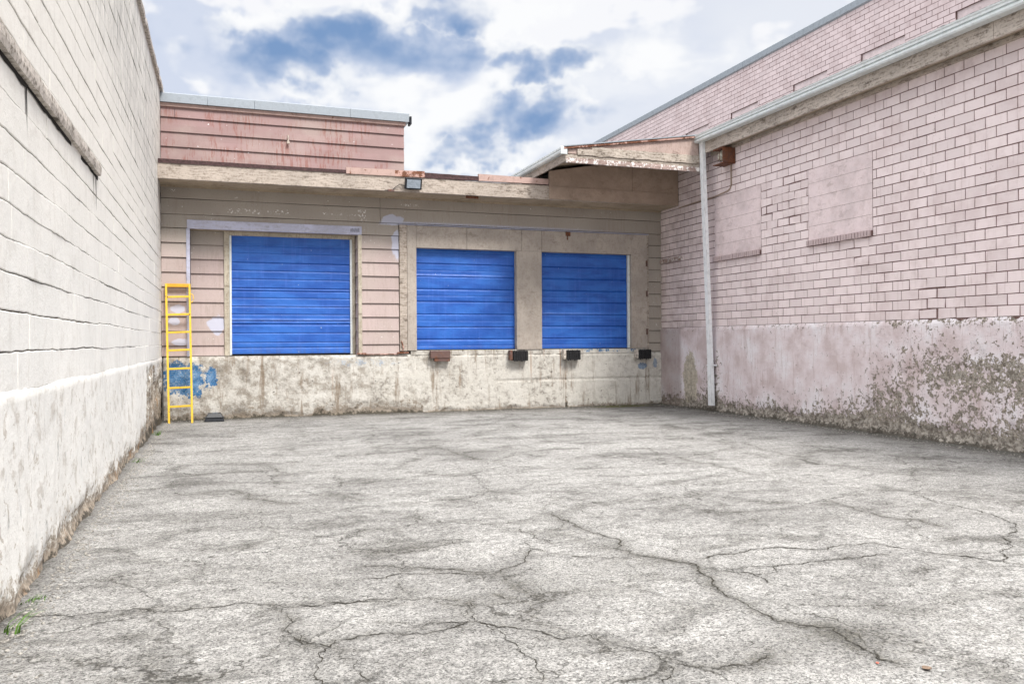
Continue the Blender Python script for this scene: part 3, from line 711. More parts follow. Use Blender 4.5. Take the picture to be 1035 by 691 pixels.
# blue doors: ribbed curtain
def door(x0, x1, z0, z1, yf, ribs, label):
    """ribs: list of (z, depth, width) grooves"""
    zl = sorted(set([z0, z1]+[round(z+o, 4) for z, d, w in ribs for o in (-w*1.6, -w*.5, 0, w*.5, w*1.6) if z0 < z+o < z1]+list(np.round(np.arange(z0, z1, .05), 4))))
    us = np.linspace(x0, x1, 60); V = []
    for z in zl:
        prof = 0
        for (zr, d, w) in ribs:
            t = (z-zr)/w
            if abs(t) < 1.6: prof += d*math.exp(-(t*1.9)**2)-.35*d*math.exp(-((t-1.1)*2.2)**2)
        for x in us:
            V.append((x, yf+prof+.008*mn.noise(Vector((x*1.4, z*4, x0)))+.0025*mn.noise(Vector((x*5, z*9, x0))), z))
    nu, nz = len(us), len(zl); I = np.arange(nu*nz).reshape(nz, nu)
    Q = np.stack([I[:-1, :-1].ravel(), I[:-1, 1:].ravel(), I[1:, 1:].ravel(), I[1:, :-1].ravel()], 1)
    o = bigmesh('blue_door', V, Q, A['blue'], db); o['label'] = label
    MB().box(x0, x1, yf-.012, yf+.012, z0-.02, z0+.045).build('bottom_rail', A['blue'], o, .004)
    MB().box(x0, x1, yf-.016, yf+.014, z0-.034, z0-.021).build('bottom_seal', A['gap'], o)
    return o
r1 = []
for k, z in enumerate((3.66, 3.50, 3.30, 3.13, 2.95, 2.76, 2.70, 2.55, 2.37, 2.20, 2.07, 1.99, 1.80, 1.60, 1.49)):
    r1.append((z, .026 if k in (2, 5, 10, 11, 6) else .015, .014))
door(.15, 2.627, 1.385, 3.866, YB+RD-.02, r1, 'blue ribbed door set back in the left bay')
for x0, x1, z0 in ((4.05, 6.42, 1.445), (7.05, 9.346, 1.445)):
    zs_ = [3.60 if x0 < 5 else 3.34]; z = 3.36 if x0 < 5 else 3.36; r = [(3.62, .012, .014)]
    kk = 0
    while z > z0+.1:
        r.append((z, .030, .013))
        if kk % 2 == 0: r.append((z-.15, .006, .014))
        z -= .285 if x0 < 5 else .283; kk += 1
    door(x0, x1, z0, top-.002, YB+.10, r, 'blue ribbed door in the middle bay' if x0 < 5 else 'blue ribbed door in the right bay')
# fascia, soffit, roof
FY = 17.17
m = MB(); n = 220
for i in range(n+1):
    x = XL+.0+(XR-.01-XL)*i/n; zt = 5.10+.006*fbm(x*.8, 0, 0, 2); zb = 4.785+.02*sst(5, 10, x)+.004*fbm(x*2, 2, 0, 3)
    d = .004*fbm(x*2, 5, 0, 3)
    for (y, z) in ((FY+.045, zb), (FY+d, zb), (FY-.003+d, zb+.006), (FY-.002+d, zt-.005), (FY+d, zt), (FY+.045, zt)): m.v.append((x, y, z))
for i in range(n):
    for k in range(5): m.f.append((i*6+k, (i+1)*6+k, (i+1)*6+k+1, i*6+k+1))
m.f += [tuple(range(6)), tuple(n*6+k for k in range(5, -1, -1))]
fo = m.build('fascia', A['fascia'], db)
m = MB()
for a, b_ in ((XL, 1.6), (1.606, 3.6), (3.606, 7.0), (7.006, XR-.01)): m.box(a, b_, FY+.046, YB+.02, 4.80+random.uniform(-.004, .004), 4.83)
m.build('soffit', A['soffit'], db)
MB().box(XL, XR-.01, YB-.045, YB-.028, 4.765, 4.799).build('frieze_strip', A['soffit'], db)
MB().box(XL, XR-.01, FY+.05, 26, 4.9, 5.10).build('roof', A['roof'], db)
def strip(name, x0, x1, z0a, z0b, z1a, z1b, mat, y=FY-.02):
    m = MB(); n = 24
    for i in range(n+1):
        t = i/n; x = x0+(x1-x0)*t; r = .006*fbm(x*4, z0a, 0, 3)
        for (yy, z) in ((y+.07, z0a+(z0b-z0a)*t+r), (y, z0a+(z0b-z0a)*t+r), (y, z1a+(z1b-z1a)*t+r*.5), (y+.09, z1a+(z1b-z1a)*t+.01)): m.v.append((x, yy, z))
    for i in range(n):
        for k in range(3): m.f.append((i*4+k, (i+1)*4+k, (i+1)*4+k+1, i*4+k+1))
    m.f += [(0, 1, 2, 3), (n*4+3, n*4+2, n*4+1, n*4)]
    return m.build(name, mat, db)
strip('roof_edge', XL+.01, 2.42, 5.085, 5.10, 5.165, 5.165, A['tar'])
strip('flashing', 2.40, 3.42, 5.09, 5.10, 5.22, 5.235, A['flash'], FY-.03)
strip('flashing', 3.42, 4.06, 5.10, 5.105, 5.225, 5.24, A['rustfl'], FY-.034)
strip('roof_edge', 4.06, 5.30, 5.10, 5.115, 5.215, 5.205, A['tar'])
strip('flashing', 5.27, 6.91, 5.11, 5.125, 5.26, 5.245, A['flash'], FY-.03)
# tall panel under the canopy
m = MB(); m.prism([(6.93, 5.09), (9.02, 5.09), (9.02, 5.80), (6.93, 5.43)], 'Y', FY-.035, FY+.03); m.prism([(9.026, 5.09), (XR-.012, 5.09), (XR-.012, 5.95), (9.026, 5.80)], 'Y', FY-.037, FY+.03)
m.build('canopy_panel', A['panel'], db, .004)
MB().box(6.93, XR-.012, FY-.052, FY-.005, 4.80, 5.088).build('lower_panel', A['panel'], db, .005)
MB().box(6.95, XR-.02, FY+.04, YB+.1, 5.09, 5.40).build('panel_backing', A['gap'], db)
# pink parapet block on the roof
pr = [5.10, 5.29, 5.585, 5.885, 6.18, 6.40]
m = MB()
for zb, zt in zip(pr[:-1], pr[1:]): lap(m, XL, 3.80, zb, zt, YB+.02, joints=(-.93,) if zb > 6.1 else ())
m.box(XL, 3.80, YB+.032, 22.5, 5.08, 6.42)
m.build('parapet', A['par'], db)
MB().box(XL, 3.83, YB-.035, YB+.02, 6.40, 6.475).build('parapet_trim', A['flash'], db, .004)
m = MB()
for a, b_ in ((XL, -.3), (-.294, .62), (.626, 2.6), (2.606, 3.90)): m.prism([(YB-.075, 6.478), (YB-.085, 6.475), (YB-.085+random.uniform(-.003, .003), 6.655), (YB-.05, 6.672), (22.55, 6.69), (22.55, 6.5)], 'X', a, b_)
m.build('parapet_coping', A['coping'], db)
MB().box(3.905, 3.95, YB-.12, YB+.1, 6.42, 6.6).build('gutter_end', A['black'], db, .01)
m = MB().tube([(1.30, YB-.01, 5.99), (1.30, YB-.045, 5.97), (1.30, YB-.05, 5.85)], .014); m.tube([(1.30, YB-.05, 5.87), (1.30, YB-.05, 5.81)], [.026, .034]); m.build('vent_pipe', A['fascia'], db)

# bits on the frame: hinge stubs, bracket, loose scraps
m = MB().box(7.66, 7.78, YB-.075, YB-.05, 4.09, 4.19); m.tube([(7.71, YB-.07, 4.16), (7.70, YB-.08, 4.0)], .014); m.build('old_bracket', A['rust'], db)
MB().box(5.02, 5.30, FY+.1, FY+.14, 4.74, 4.80).build('soffit_bracket', A['rust'], db)
for z in (3.42, 2.68, 1.75): MB().box(9.80, 9.835, YB-.085, YB-.055, z, z+.14).build('hinge', A['steel'], db)
m = MB()
for k in range(9): m.box(2.60+k*.022, 2.608+k*.022, YB-.054, YB-.050, 3.99+.01*(k % 2), 4.06+.01*(k % 3))
m.build('bolt_marks', A['gap'], db)
m = MB()
m.tube([(3.72, YB-.07, 1.40), (3.74, YB-.1, 1.46), (3.70, YB-.08, 1.62)], .014); m.box(3.60, 3.86, YB-.085, YB-.05, 1.345, 1.375); m.box(2.72, 2.92, YB-.08, YB-.03, 1.335, 1.365); m.box(2.86, 3.64, YB-.055, YB-.03, 1.322, 1.338)
m.build('corroded_flashing', A['rustfl'], db)

# dock bumpers
def bumper(x0, x1, z0, z1, label, steel=False):
    t = thing('dock_bumper', ((x0+x1)/2, YB-.06, z0), label, 'dock bumper', 'dock bumpers along the top of the dock wall')
    if steel:
        m = MB().box(x0, x1, YB-.20, YB-.06, z0+.07, z1); m.box(x0+.09, x1-.0, YB-.185, YB-.06, z0, z0+.068); m.build('plate', A['steel'], t, .008)
    else:
        m = MB(); n = 6; dy_ = (x1-x0-.09)/n
        m.box(x0+.075, x1, YB-.205, YB-.06, z0+.02, z1-.012)
        for k in range(n): m.box(x0+.085+k*dy_, x0+.085+(k+.78)*dy_, YB-.215-.006*(k % 2), YB-.20, z0+.006*(k % 3), z1-.004*(k % 2))
        m.build('rubber_pad', A['rubber'], t, .006)
        MB().box(x0, x0+.065, YB-.19, YB-.06, z0+.03, z1+.005).build('end_plate', A['steel'] if x0 < 6.5 else A['ledge'], t, .005)
        MB().tube([(x0+.06, YB-.13, (z0+z1)/2+.03), (x1+.02, YB-.13, (z0+z1)/2+.03)], .012).build('bolt', A['steel'], t)
bumper(4.33, 4.78, 1.16, 1.40, 'rusty brown steel dock bumper plate, the only one without black rubber', True)
bumper(6.20, 6.64, 1.135, 1.39, 'black rubber dock bumper at the right foot of the middle blue door')
bumper(7.54, 7.97, 1.14, 1.39, 'black rubber dock bumper at the left foot of the right blue door')
bumper(9.45, 9.86, 1.14, 1.385, 'black rubber dock bumper nearest the pink brick wall corner')

# ------------------------------------------------------------------ RIGHT: pink brick building
pb = thing('brick_building', (XR, 8, 0), 'pink painted brick building with white gutter and peeling render base on the right', 'building')
W1 = (10.94, 12.54, 3.325, 4.742); W2 = (13.96, 15.62, 3.325, 4.742)
def shade_grime(y, z):
    s_ = .45*sst(15.9, 16.8, y)+.35*sst(5.25, 5.7, z)+.25*math.exp(-abs(y-16.1)/.5)  # canopy shade painted into the corner bricks; also darker towards the top
    if z < 3.4 and (10.9 < y < 12.6 or 13.9 < y < 15.7): s_ += .35*math.exp(-(3.4-z)/.12)  # undershadow of the sills painted into the brick colour
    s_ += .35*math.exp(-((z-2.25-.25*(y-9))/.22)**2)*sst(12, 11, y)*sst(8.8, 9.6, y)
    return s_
def messy(y, z): return (12.65 < y < 13.9 and 3.7 < z < 4.75) or (9.35 < y < 10.0 and z < 2.6) or (11.2 < y < 11.7 and 2.9 < z < 3.3)
bricks('brick_wall', A['pink'], pb, XR, (0.0, YB+.02), (1.89, 5.85), (W1, W2), shade_grime=shade_grime, messy=messy)
bricks('brick_wall_extension', A['pink'], pb, XR, (-6.0, 0.0), (1.89, 5.85), (), shade_grime=shade_grime)
MB().box(XR+.007, 16.4, -6, 28, 1.86, 5.8).box(XR+.14, 16.4, -6, 28, 0, 1.859).build('inner_wall', A['mort'], pb)
def infill(W, nm):
    o = None
    zs_ = np.linspace(W[2]+.1, W[3], 6)
    m = MB()
    for a, b_ in zip(zs_[:-1], zs_[1:]):
        m.box(XR-.001+random.uniform(-.001, .001), XR+.03, W[0]+.006, W[1]-.006, a+.0025, b_-.0025)
    o = m.build(nm, A['brickfill'], pb)
    m = MB(); n = int((W[1]-W[0])/.067)
    for k in range(n):
        y = W[0]+(W[1]-W[0])*k/n; m.box(XR-.062+random.uniform(-.006, .006), XR+.03, y+.010, y+(W[1]-W[0])/n-.006, W[2]+random.uniform(-.003, .003), W[2]+.098)
    
    s_ = m.build('sill', A['sill'], o)
    MB().box(XR-.03, XR+.03, W[0], W[1], W[2]+.008, W[2]+.09).build('sill_mortar', A['mort'], s_)
    return o
infill(W1, 'blocked_window'); infill(W2, 'blocked_window')
def skirt(u, z):
    # u = y along the wall
    w = .055+1.0*math.exp(-z/.14)+.70*math.exp(-z/.34)*(.8+.6*fbm(u*.8, 5, 0, 3))+.10*fbm(u*1.7, z*1.7, 8, 3)
    w += .02+.05*sst(12, 9.5, u)+.30*math.exp(-((u-9.1)/1.35)**2-((z-1.12)/.33)**2)+.24*math.exp(-((u-7.6)/1.3)**2-((z-.95)/.45)**2)
    w += .30*math.exp(-((u-10.7)/.6)**2-((z-.5)/.45)**2)
    w += .22*sst(1.70, 1.89, z)+.10*sst(11.6, 10.2, u)
    w += .30*math.exp(-((u-15.7)/.35)**2)*sst(1.9, .9, z)
    e = fbm(u*3.3, z*3.3, 3, 5); er = sst(.38, .85, w+.28*e)
    x = XR-.032-.008*fbm(u*.8, z, 4, 2)-.004*fbm(u*10, z*10, 2, 3)*(1+2*er)+.026*er*(1+.9*e)-.07*math.exp(-z/.09)*(.7+.7*fbm(u*2, 0, 6, 3))
    if z > 1.84: x += (z-1.84)*.5
    s_ = .5*sst(16.9, 17.1, u)  # render gets darker towards the far corner
    return x, w, s_
rough_sheet('render_base', A['skirt'], pb, (4.0, 17.97), (0, 1.90), .032, skirt, 'X')
rough_sheet('render_base_extension', A['skirt'], pb, (-6, 4.0), (0, 1.90), .12, skirt, 'X')
MB().box(XR-.055, XR+.02, 16.98, 17.96, 3.50, 3.585).build('old_timber', A['peel'], pb, .006)
# eave
YE = 15.70
m = MB(); 
gy0 = -6
m.prism([(9.93, 5.925), (9.80, 5.93), (9.785, 5.955), (9.785, 5.985), (9.815, 5.99), (9.815, 6.01), (9.782, 6.015), (9.782, 6.05), (9.77, 6.06), (9.765, 6.08), (9.79, 6.085), (9.80, 6.065), (9.93, 6.065)], 'Y', gy0, YE)
m.build('gutter', A['gutter'], pb)
m = MB()
for a, b_ in ((-6, 3.2), (3.206, 8.4), (8.406, 13.1), (13.106, YE-.02)): m.box(9.965, 10.02, a, b_, 5.70, 6.03)
m.build('eave_fascia', A['eave'], pb, .006)
MB().box(10.02, XR+.01, -6, YE-.02, 5.745, 5.78).build('eave_soffit', A['soffit'], pb)
MB().box(10.19, XR+.01, -6, YE-.02, 5.675, 5.74).build('frieze_board', A['fascia'], pb, .004)
SL = (6.07-5.60)/(9.88-6.72)
def rz(x): return 6.085+(x-9.78)*SL
m = MB()
for (x0, x1, y0, y1) in ((9.80, 16.5, -6, YE), (6.70, 16.5, YE, 34)):
    n = len(m.v)
    for (x, y) in ((x0, y0), (x1, y0), (x1, y1), (x0, y1)): m.v.append((x, y, rz(x)))
    for (x, y) in ((x0, y0), (x1, y0), (x1, y1), (x0, y1)): m.v.append((x, y, rz(x)-.05))
    m.f += [tuple(n+i for i in q_) for q_ in ((0, 1, 2, 3), (7, 6, 5, 4), (0, 4, 5, 1), (1, 5, 6, 2), (2, 6, 7, 3), (3, 7, 4, 0))]
m.build('roof', A['roof'], pb)
# ragged felt edge over the gutter
m = MB(); n = 420
for i in range(n+1):
    y = 0+(YE-0)*i/n; r_e = .022*abs(fbm(y*4, 0, 0, 4))
    for (x, z) in ((9.79-r_e*.5, 6.088), (9.80, 6.10+r_e), (9.87, 6.115+r_e*1.3), (9.95, 6.10)): m.v.append((x, y, z))
for i in range(n):
    for k in range(3): m.f.append((i*4+k, (i+1)*4+k, (i+1)*4+k+1, i*4+k+1))
m.build('roof_edge', A['roof'], pb)
# downpipe
def corr(p, q, w, d):
    m = MB(); p, q = Vector(p), Vector(q); prof = []
    for i in range(5): prof.append((-w/2+w*i/4, -d/2+(.006 if i % 2 else 0)))
    for i in range(5): prof.append((w/2-w*i/4, d/2-(.006 if i % 2 else 0)))
    n = 10
    for t in (p, q):
        for a, b_ in prof: m.v.append((t.x+b_, t.y+a, t.z))
    for i in range(n): m.f.append((i, (i+1) % n, n+(i+1) % n, n+i))
    m.f += [tuple(range(10)), tuple(range(19, 9, -1))]
    return m
dp = corr((9.93, 15.60, 5.93), (10.11, 15.60, 1.0), .125, .075).build('downpipe', A['pipe'], pb)
corr((10.11, 15.60, 1.02), (10.13, 15.60, .16), .135, .085).build('pipe_section', A['pipe'], dp)
for z in (1.03,):
    xx = 9.93+(5.93-z)/4.93*.18; MB().box(xx-.046, XR+.01, 15.515, 15.685, z, z+.03).build('pipe_strap', A['pipe'], dp)
# canopy over the corner
cn = MB()
x0, x1 = 6.72, 9.90
def cz(x): return rz(x)-.05
YC = YE
m = MB().prism([(x0+.04, cz(x0)-.075), (XR+.0, cz(XR)-.075), (XR+.0, cz(XR)-.01), (x0+.04, cz(x0)-.01)], 'Y', YC+.02, YB+.2); m.build('canopy_soffit', A['soffit'], pb)
def sagboard(name, zl, zh, y0, y1, mat, rough=.006, xa=x0, xb=x1, wedge=None):
    m = MB(); n = 70
    for i in range(n+1):
        x = xa+(xb-xa)*i/n; r = rough*fbm(x*5, zl*9, 0, 4); r2 = rough*fbm(x*6, zh*7, 3, 4)
        zt = zh if wedge is None else wedge(x)
        zt = max(zt, zl+.003)
        for (y, z) in ((y1, zl+r), (y0, zl+r), (y0-.002, (zl+zt)/2), (y0, zt+r2*(wedge is None)), (y1, zt+r2*(wedge is None))): m.v.append((x, y, z))
    for i in range(n):
        for k in range(4): m.f.append((i*5+k, (i+1)*5+k, (i+1)*5+k+1, i*5+k+1))
    m.f += [tuple(range(5)), tuple(n*5+k for k in range(4, -1, -1))]
    return m.build(name, mat, pb)
sagboard('barge_board', 5.305, 5.405, YC-.035, YC+.02, A['peel'])
sagboard('trim_board', 5.41, 5.475, YC-.02, YC+.02, A['old'], .012)
sagboard('trim_board', 5.478, 5.56, YC-.045, YC+.02, A['old'], .012, xa=x0+.25, wedge=lambda x: min(5.60, cz(x)-.02))
sagboard('trim_board', 5.603, 5.66, YC-.03, YC+.02, A['old'], .014, xa=7.3)
sagboard('gable_board', 5.50, 6.0, YC-.006, YC+.018, A['groove'], 0, xa=x0+.05, wedge=lambda x: cz(x)-.002)
m = MB(); m.prism([(x0-.06, rz(x0-.06)-.045), (XR-.32, rz(XR-.32)-.045), (XR-.32, rz(XR-.32)-.002), (x0-.06, rz(x0-.06)-.002)], 'Y', YC-.055, YC-.006); m.build('drip_strip', A['rustfl'], pb)
m = MB(); m.prism([(x0-.06, rz(x0-.06)+.001), (XR-.32, rz(XR-.32)+.001), (XR-.32, rz(XR-.32)+.022), (x0-.06, rz(x0-.06)+.022)], 'Y', YC-.07, YC+.15); m.build('roof_flashing', A['coping'], pb)
# west eave of canopy roof: fascia and gutter running back
MB().box(x0-.02, x0+.02, YC-.03, 30, 5.335, 5.50).build('eave_fascia', A['fascia'], pb, .004)
MB().box(x0+.0, x0+.04, YC+.0, 30, 5.502, 5.62).build('eave_backing', A['tar'], pb)
m = MB().prism([(x0+.0, 5.50), (x0-.10, 5.505), (x0-.115, 5.53), (x0-.115, 5.56), (x0-.105, 5.565), (x0-.105, 5.58), (x0-.12, 5.585), (x0-.12, 5.62), (x0-.10, 5.625), (x0-.0, 5.61)], 'Y', YC-.02, 30); m.build('gutter', A['gutter'], pb)
MB().box(x0-.13, x0+.02, YC-.045, YC-.022, 5.47, 5.63).build('gutter_end', A['gutter'], pb, .008)
MB().box(x0+.30, 16.0, YB+.1, 30, 5.13, 5.55).build('annex_wall', A['panel'], pb)
# tall upper wall set back behind the roof
XU = 16.5
wins = [(25.51, 27.05), (22.61, 24.12), (19.35, 20.84), (16.47, 18.0), (13.42, 14.92), (10.4, 11.9), (7.4, 8.9), (28.5, 30.0), (31.5, 33.0)]
holes = [(a, b_, 6.8, 9.389) for a, b_ in wins]
bricks('upper_wall', A['pinkup'], pb, XU, (2.0, 41.), (6.9, 10.73), holes, Hh=.149, shade_grime=lambda y, z: .25*sst(10.4, 10.73, z))  # bricks darker towards the top
MB().box(XU+.12, 28, -6, 41, 0, 10.7).build('upper_inner_wall', A['mort'], pb)
m = MB()
last = 2.0
for a, b_ in sorted(wins):
    m.box(XU+.007, XU+.12, last, a, 6.8, 10.72); m.box(XU+.007, XU+.12, a, b_, 9.39, 10.72); last = b_
m.box(XU+.007, XU+.12, last, 41, 6.8, 10.72); m.build('upper_backing', A['mort'], pb)
for a, b_ in wins: MB().box(XU+.045, XU+.119, a+.002, b_-.002, 6.85, 9.388).build('blocked_window', A['brickfill'], pb)
m = MB(); y = 2.0
while y < 41: e_ = min(41, y+3.05); m.prism([(XU-.06, 10.73), (XU-.06, 10.92), (XU-.02, 10.95), (XU+.5, 10.98), (XU+.5, 10.70), (XU, 10.70)], 'Y', y+.005, e_-.005); y += 3.05
m.build('upper_coping', A['coping'], pb)

# ------------------------------------------------------------------ fittings
def floodlight():
    t = thing('floodlight', (3.79, FY-.01, 4.95), 'small black floodlight on the fascia between the left and middle doors', 'light')
    a = R(18); ax = Vector((1, 0, 0)); ay = Vector((0, math.cos(a), -math.sin(a)*-1)); az = ax.cross(ay)
    c = Vector((3.79, FY-.11, 4.945))
    MB().obox(c, ax, ay, az, .18, .045, .12).build('housing', A['black'], t, .012)
    MB().obox(c-ay*.05, ax, ay, az, .145, .006, .088).build('lens', A['glass'], t, .003)
    m = MB()
    for k in range(7): m.obox(c+ay*.058+ax*(-.13+k*.043), ax, ay, az, .006, .018, .10)
    m.build('cooling_fin', A['black'], t)
    MB().box(3.74, 3.84, FY-.07, FY-.002, 4.86, 4.88).build('bracket', A['black'], t)
    MB().tube([(3.62, FY-.07, 4.90), (3.52, FY-.04, 4.93), (3.42, FY-.03, 4.86), (3.36, FY-.02, 4.80), (3.2, FY-.02, 4.79)], .008, 6).build('cable', A['wire'], t)
    MB().box(3.26, 3.40, FY-.05, FY-.003, 4.77, 4.81).build('junction', A['steel'], t, .004)
floodlight()
def lantern():
    t = thing('wall_lantern', (XR, 15.1, 5.35), 'rusty caged wall lantern with dirty glass jar under the white gutter', 'light')
    y0, y1, z0, z1, xo = 14.84, 15.22, 5.36, 5.66, XR-.30
    m = MB(); m.box(XR-.03, XR-.004, y0-.02, y1+.02, z0-.02, z1+.03)
    m.box(xo, XR-.03, y0, y1, z1-.0, z1+.022); m.box(xo, XR-.03, y0, y0+.02, z0, z1-.002); m.box(xo, XR-.03, y0+.022, y1, z0-.02, z0-.002)
    m.build('bracket', A['rust'], t, .003)
    m = MB(); c = (XR-.17, 15.06)
    prof = [(.03, 5.655), (.05, 5.64), (.055, 5.60), (.085, 5.58), (.095, 5.53), (.09, 5.46), (.06, 5.43), (.0, 5.42)]
    k = 14
    for r, z in prof:
        for j in range(k): m.v.append((c[0]+r*math.cos(2*math.pi*j/k), c[1]+r*math.sin(2*math.pi*j/k), z))
    for i in range(len(prof)-1):
        for j in range(k): m.f.append((i*k+j, i*k+(j+1) % k, (i+1)*k+(j+1) % k, (i+1)*k+j))
    m.build('glass_jar', A['jar'], t, smooth=True)
    m = MB()
    for s_ in (0, 1, 2, 3):
        a = s_*math.pi/2+.4; m.tube([(c[0]+.06*math.cos(a), c[1]+.06*math.sin(a), 5.64), (c[0]+.105*math.cos(a), c[1]+.105*math.sin(a), 5.56), (c[0]+.10*math.cos(a), c[1]+.10*math.sin(a), 5.44), (c[0]+.03*math.cos(a), c[1]+.03*math.sin(a), 5.40)], .006, 5)
    m.build('cage', A['rust'], t)
    P = [(XR-.02, 14.96, 5.34), (XR-.02, 14.96, 4.92), (XR-.02, 15.0, 4.84), (XR-.02, 15.1, 4.80), (XR-.02, 15.6, 4.76), (XR-.02, 16.4, 4.76), (XR-.02, 17.1, 4.74)]
    MB().tube(P, .014, 6).build('conduit', A['panel'], t)
lantern()
def ladder():
    t = thing('ladder', (-.85, 17.6, 0), 'yellow metal ladder leaning against the dock wall in the left corner', 'ladder')
    bl, br_ = Vector((-1.045, 17.56, .01)), Vector((-.615, 17.50, .01)); tl, tr = Vector((-1.105, 17.90, 2.80)), Vector((-.665, 17.90, 2.80))
    MB().bar(bl, tl, .038, .06, (0, 1, 0)).build('rail', A['yellow'], t, .004)
    MB().bar(br_, tr, .038, .06, (0, 1, 0)).build('rail', A['yellow'], t, .004)
    for z in (2.53, 2.17, 1.81, 1.45, 1.08, .70, .33):
        k = z/2.8; a = bl.lerp(tl, k); b_ = br_.lerp(tr, k)
        MB().bar(a, b_+Vector((0, 0, .015)), .036, .04).build('rung', A['yellow'], t, .005)
    MB().bar(tl+Vector((-.015, 0, -.03)), tr+Vector((.015, 0, -.03)), .05, .07).build('top_rung', A['orange'], t, .005)
    q0 = br_.lerp(tr, .93)
    MB().tube([q0+Vector((.015, 0, 0)), q0+Vector((.06, 0, -.02)), q0+Vector((.075, 0, -.10)), q0+Vector((.05, 0, -.17)), q0+Vector((.01, 0, -.18))], .009, 6).build('hook', A['yellow'], t)
ladder()
def case():
    t = thing('bait_box', (-.2, 17.72, 0), 'small black plastic box with sloping sides on the asphalt beside the ladder', 'box')
    m = MB(); a = [(-.39, 17.55, .02), (-.01, 17.55, .02), (-.01, 17.82, .02), (-.39, 17.82, .02)]
    b_ = [(-.37, 17.57, .09), (-.03, 17.57, .09), (-.03, 17.80, .09), (-.37, 17.80, .09)]
    c = [(-.32, 17.62, .185), (-.08, 17.62, .185), (-.08, 17.78, .185), (-.32, 17.78, .185)]
    for L_, hi in ((a, b_), (b_, c)):
        n = len(m.v); m.v += L_+hi; m.f += [(n, n+3, n+2, n+1), (n+4, n+5, n+6, n+7)]+[(n+k, n+(k+1) % 4, n+4+(k+1) % 4, n+4+k) for k in range(4)]
    m.build('body', A['black'], t, .008)
    MB().box(-.385, -.015, 17.555, 17.815, .092, .104).build('lid_rim', A['black'], t, .004)
    MB().box(-.24, -.14, 17.64, 17.70, .186, .194).build('catch', A['glass'], t, .002)
case()
# ------------------------------------------------------------------ weeds and litter
def tuft(x, y, n, h, lean, label):
    v = []; f = []
    z0 = .01
    for k in range(n):
        a = random.uniform(-1.2, 1.2); hh = h*random.uniform(.5, 1.15); bx, by = x+random.gauss(0, .03), y+random.gauss(0, .045); w = random.uniform(.003, .007)
        dx, dy_ = math.cos(a)*lean*hh, math.sin(a)*lean*hh
        b0 = len(v)
        for i in range(4):
            t = i/3; ww = w*(1-t*.9); cx = bx+dx*t*t; cy = by+dy_*t*t; cz_ = z0+hh*(t-.35*t*t)
            v += [(cx-ww*math.sin(a), cy+ww*math.cos(a), cz_), (cx+ww*math.sin(a), cy-ww*math.cos(a), cz_)]
        for i in range(3): f.append((b0+2*i, b0+2*i+1, b0+2*i+3, b0+2*i+2))
    o = newobj('weed', v, f, A['grass']); tag(o, label, 'weed', 'weeds at the foot of the white wall')
tuft(-1.10, 15.35, 40, .13, .6, 'small green weed farthest along the white wall, near the ladder')
tuft(-1.10, 11.9, 30, .10, .6, 'low green weed in the middle of the white wall base')
tuft(-1.11, 5.75, 26, .06, .9, 'short mossy green weeds strung along the near end of the white wall base')
tuft(-1.10, 5.15, 14, .16, 1.1, 'bright green grass blades sticking out nearest the left edge of the photo')
m = MB(); n = 0
def pebble(m, x, y, r):
    z = hgt(x, y); b0 = len(m.v); k = 6
    m.v.append((x, y, z+r*.8))
    for j in range(k):
        a = 2*math.pi*j/k+random.random()*.5; rr = r*random.uniform(.7, 1.2); m.v.append((x+rr*math.cos(a), y+rr*math.sin(a), z+r*.35))
    for j in range(k):
        a = 2*math.pi*j/k; m.v.append((x+r*.9*math.cos(a), y+r*.9*math.sin(a), z-.002))
    for j in range(k): m.f += [(b0, b0+1+j, b0+1+(j+1) % k), (b0+1+j, b0+7+j, b0+7+(j+1) % k, b0+1+(j+1) % k)]
for i in range(3200):
    t = random.random()
    if t < .42: x, y = XL+.07+abs(random.gauss(0, .10)), random.uniform(3.5, 17.8)
    elif t < .70: x, y = XR-.08-abs(random.gauss(0, .14)), random.uniform(6, 17.8)
    elif t < .88: x, y = random.uniform(XL+.1, XR-.1), YB-.12-abs(random.gauss(0, .14))
    else: x, y = random.uniform(XL+.2, XR-.3), random.uniform(2.5, 17)
    pebble(m, x, y, random.uniform(.003, .014 if t < .88 else .007))
o = newobj('loose_gravel', m.v, m.f, A['peb']); o['kind'] = 'stuff'
def leaf(px, py, s_, mat, name, label, cat):
    x, y = ground_pt(px, py); z = hgt(x, y)+.004; v = []; f = []; n = 8
    for i in range(n+1):
        t = i/n; w = s_*.42*math.sin(math.pi*min(.98, t*.94+.05))**.8
        for sg in (-1, 0, 1): v.append((x+(t-.5)*s_, y+sg*w*(1+.2*random.random()), z+(abs(sg)*.35*w+.10*s_*(2*t-1)**2)))
    for i in range(n):
        for k in (0, 1): f.append((i*3+k, i*3+k+1, i*3+k+4, i*3+k+3))
    o = newobj(name, v, f, mat); md = o.modifiers.new('s', 'SOLIDIFY'); md.thickness = .0015; tag(o, label, cat)
leaf(937, 680, .05, A['leaf'], 'dry_leaf', 'curled dry brown leaf lying on the asphalt at the lower right', 'leaf')
leaf(887, 674, .016, A['red'], 'plastic_scrap', 'tiny red scrap on the asphalt left of the dry leaf', 'litter')

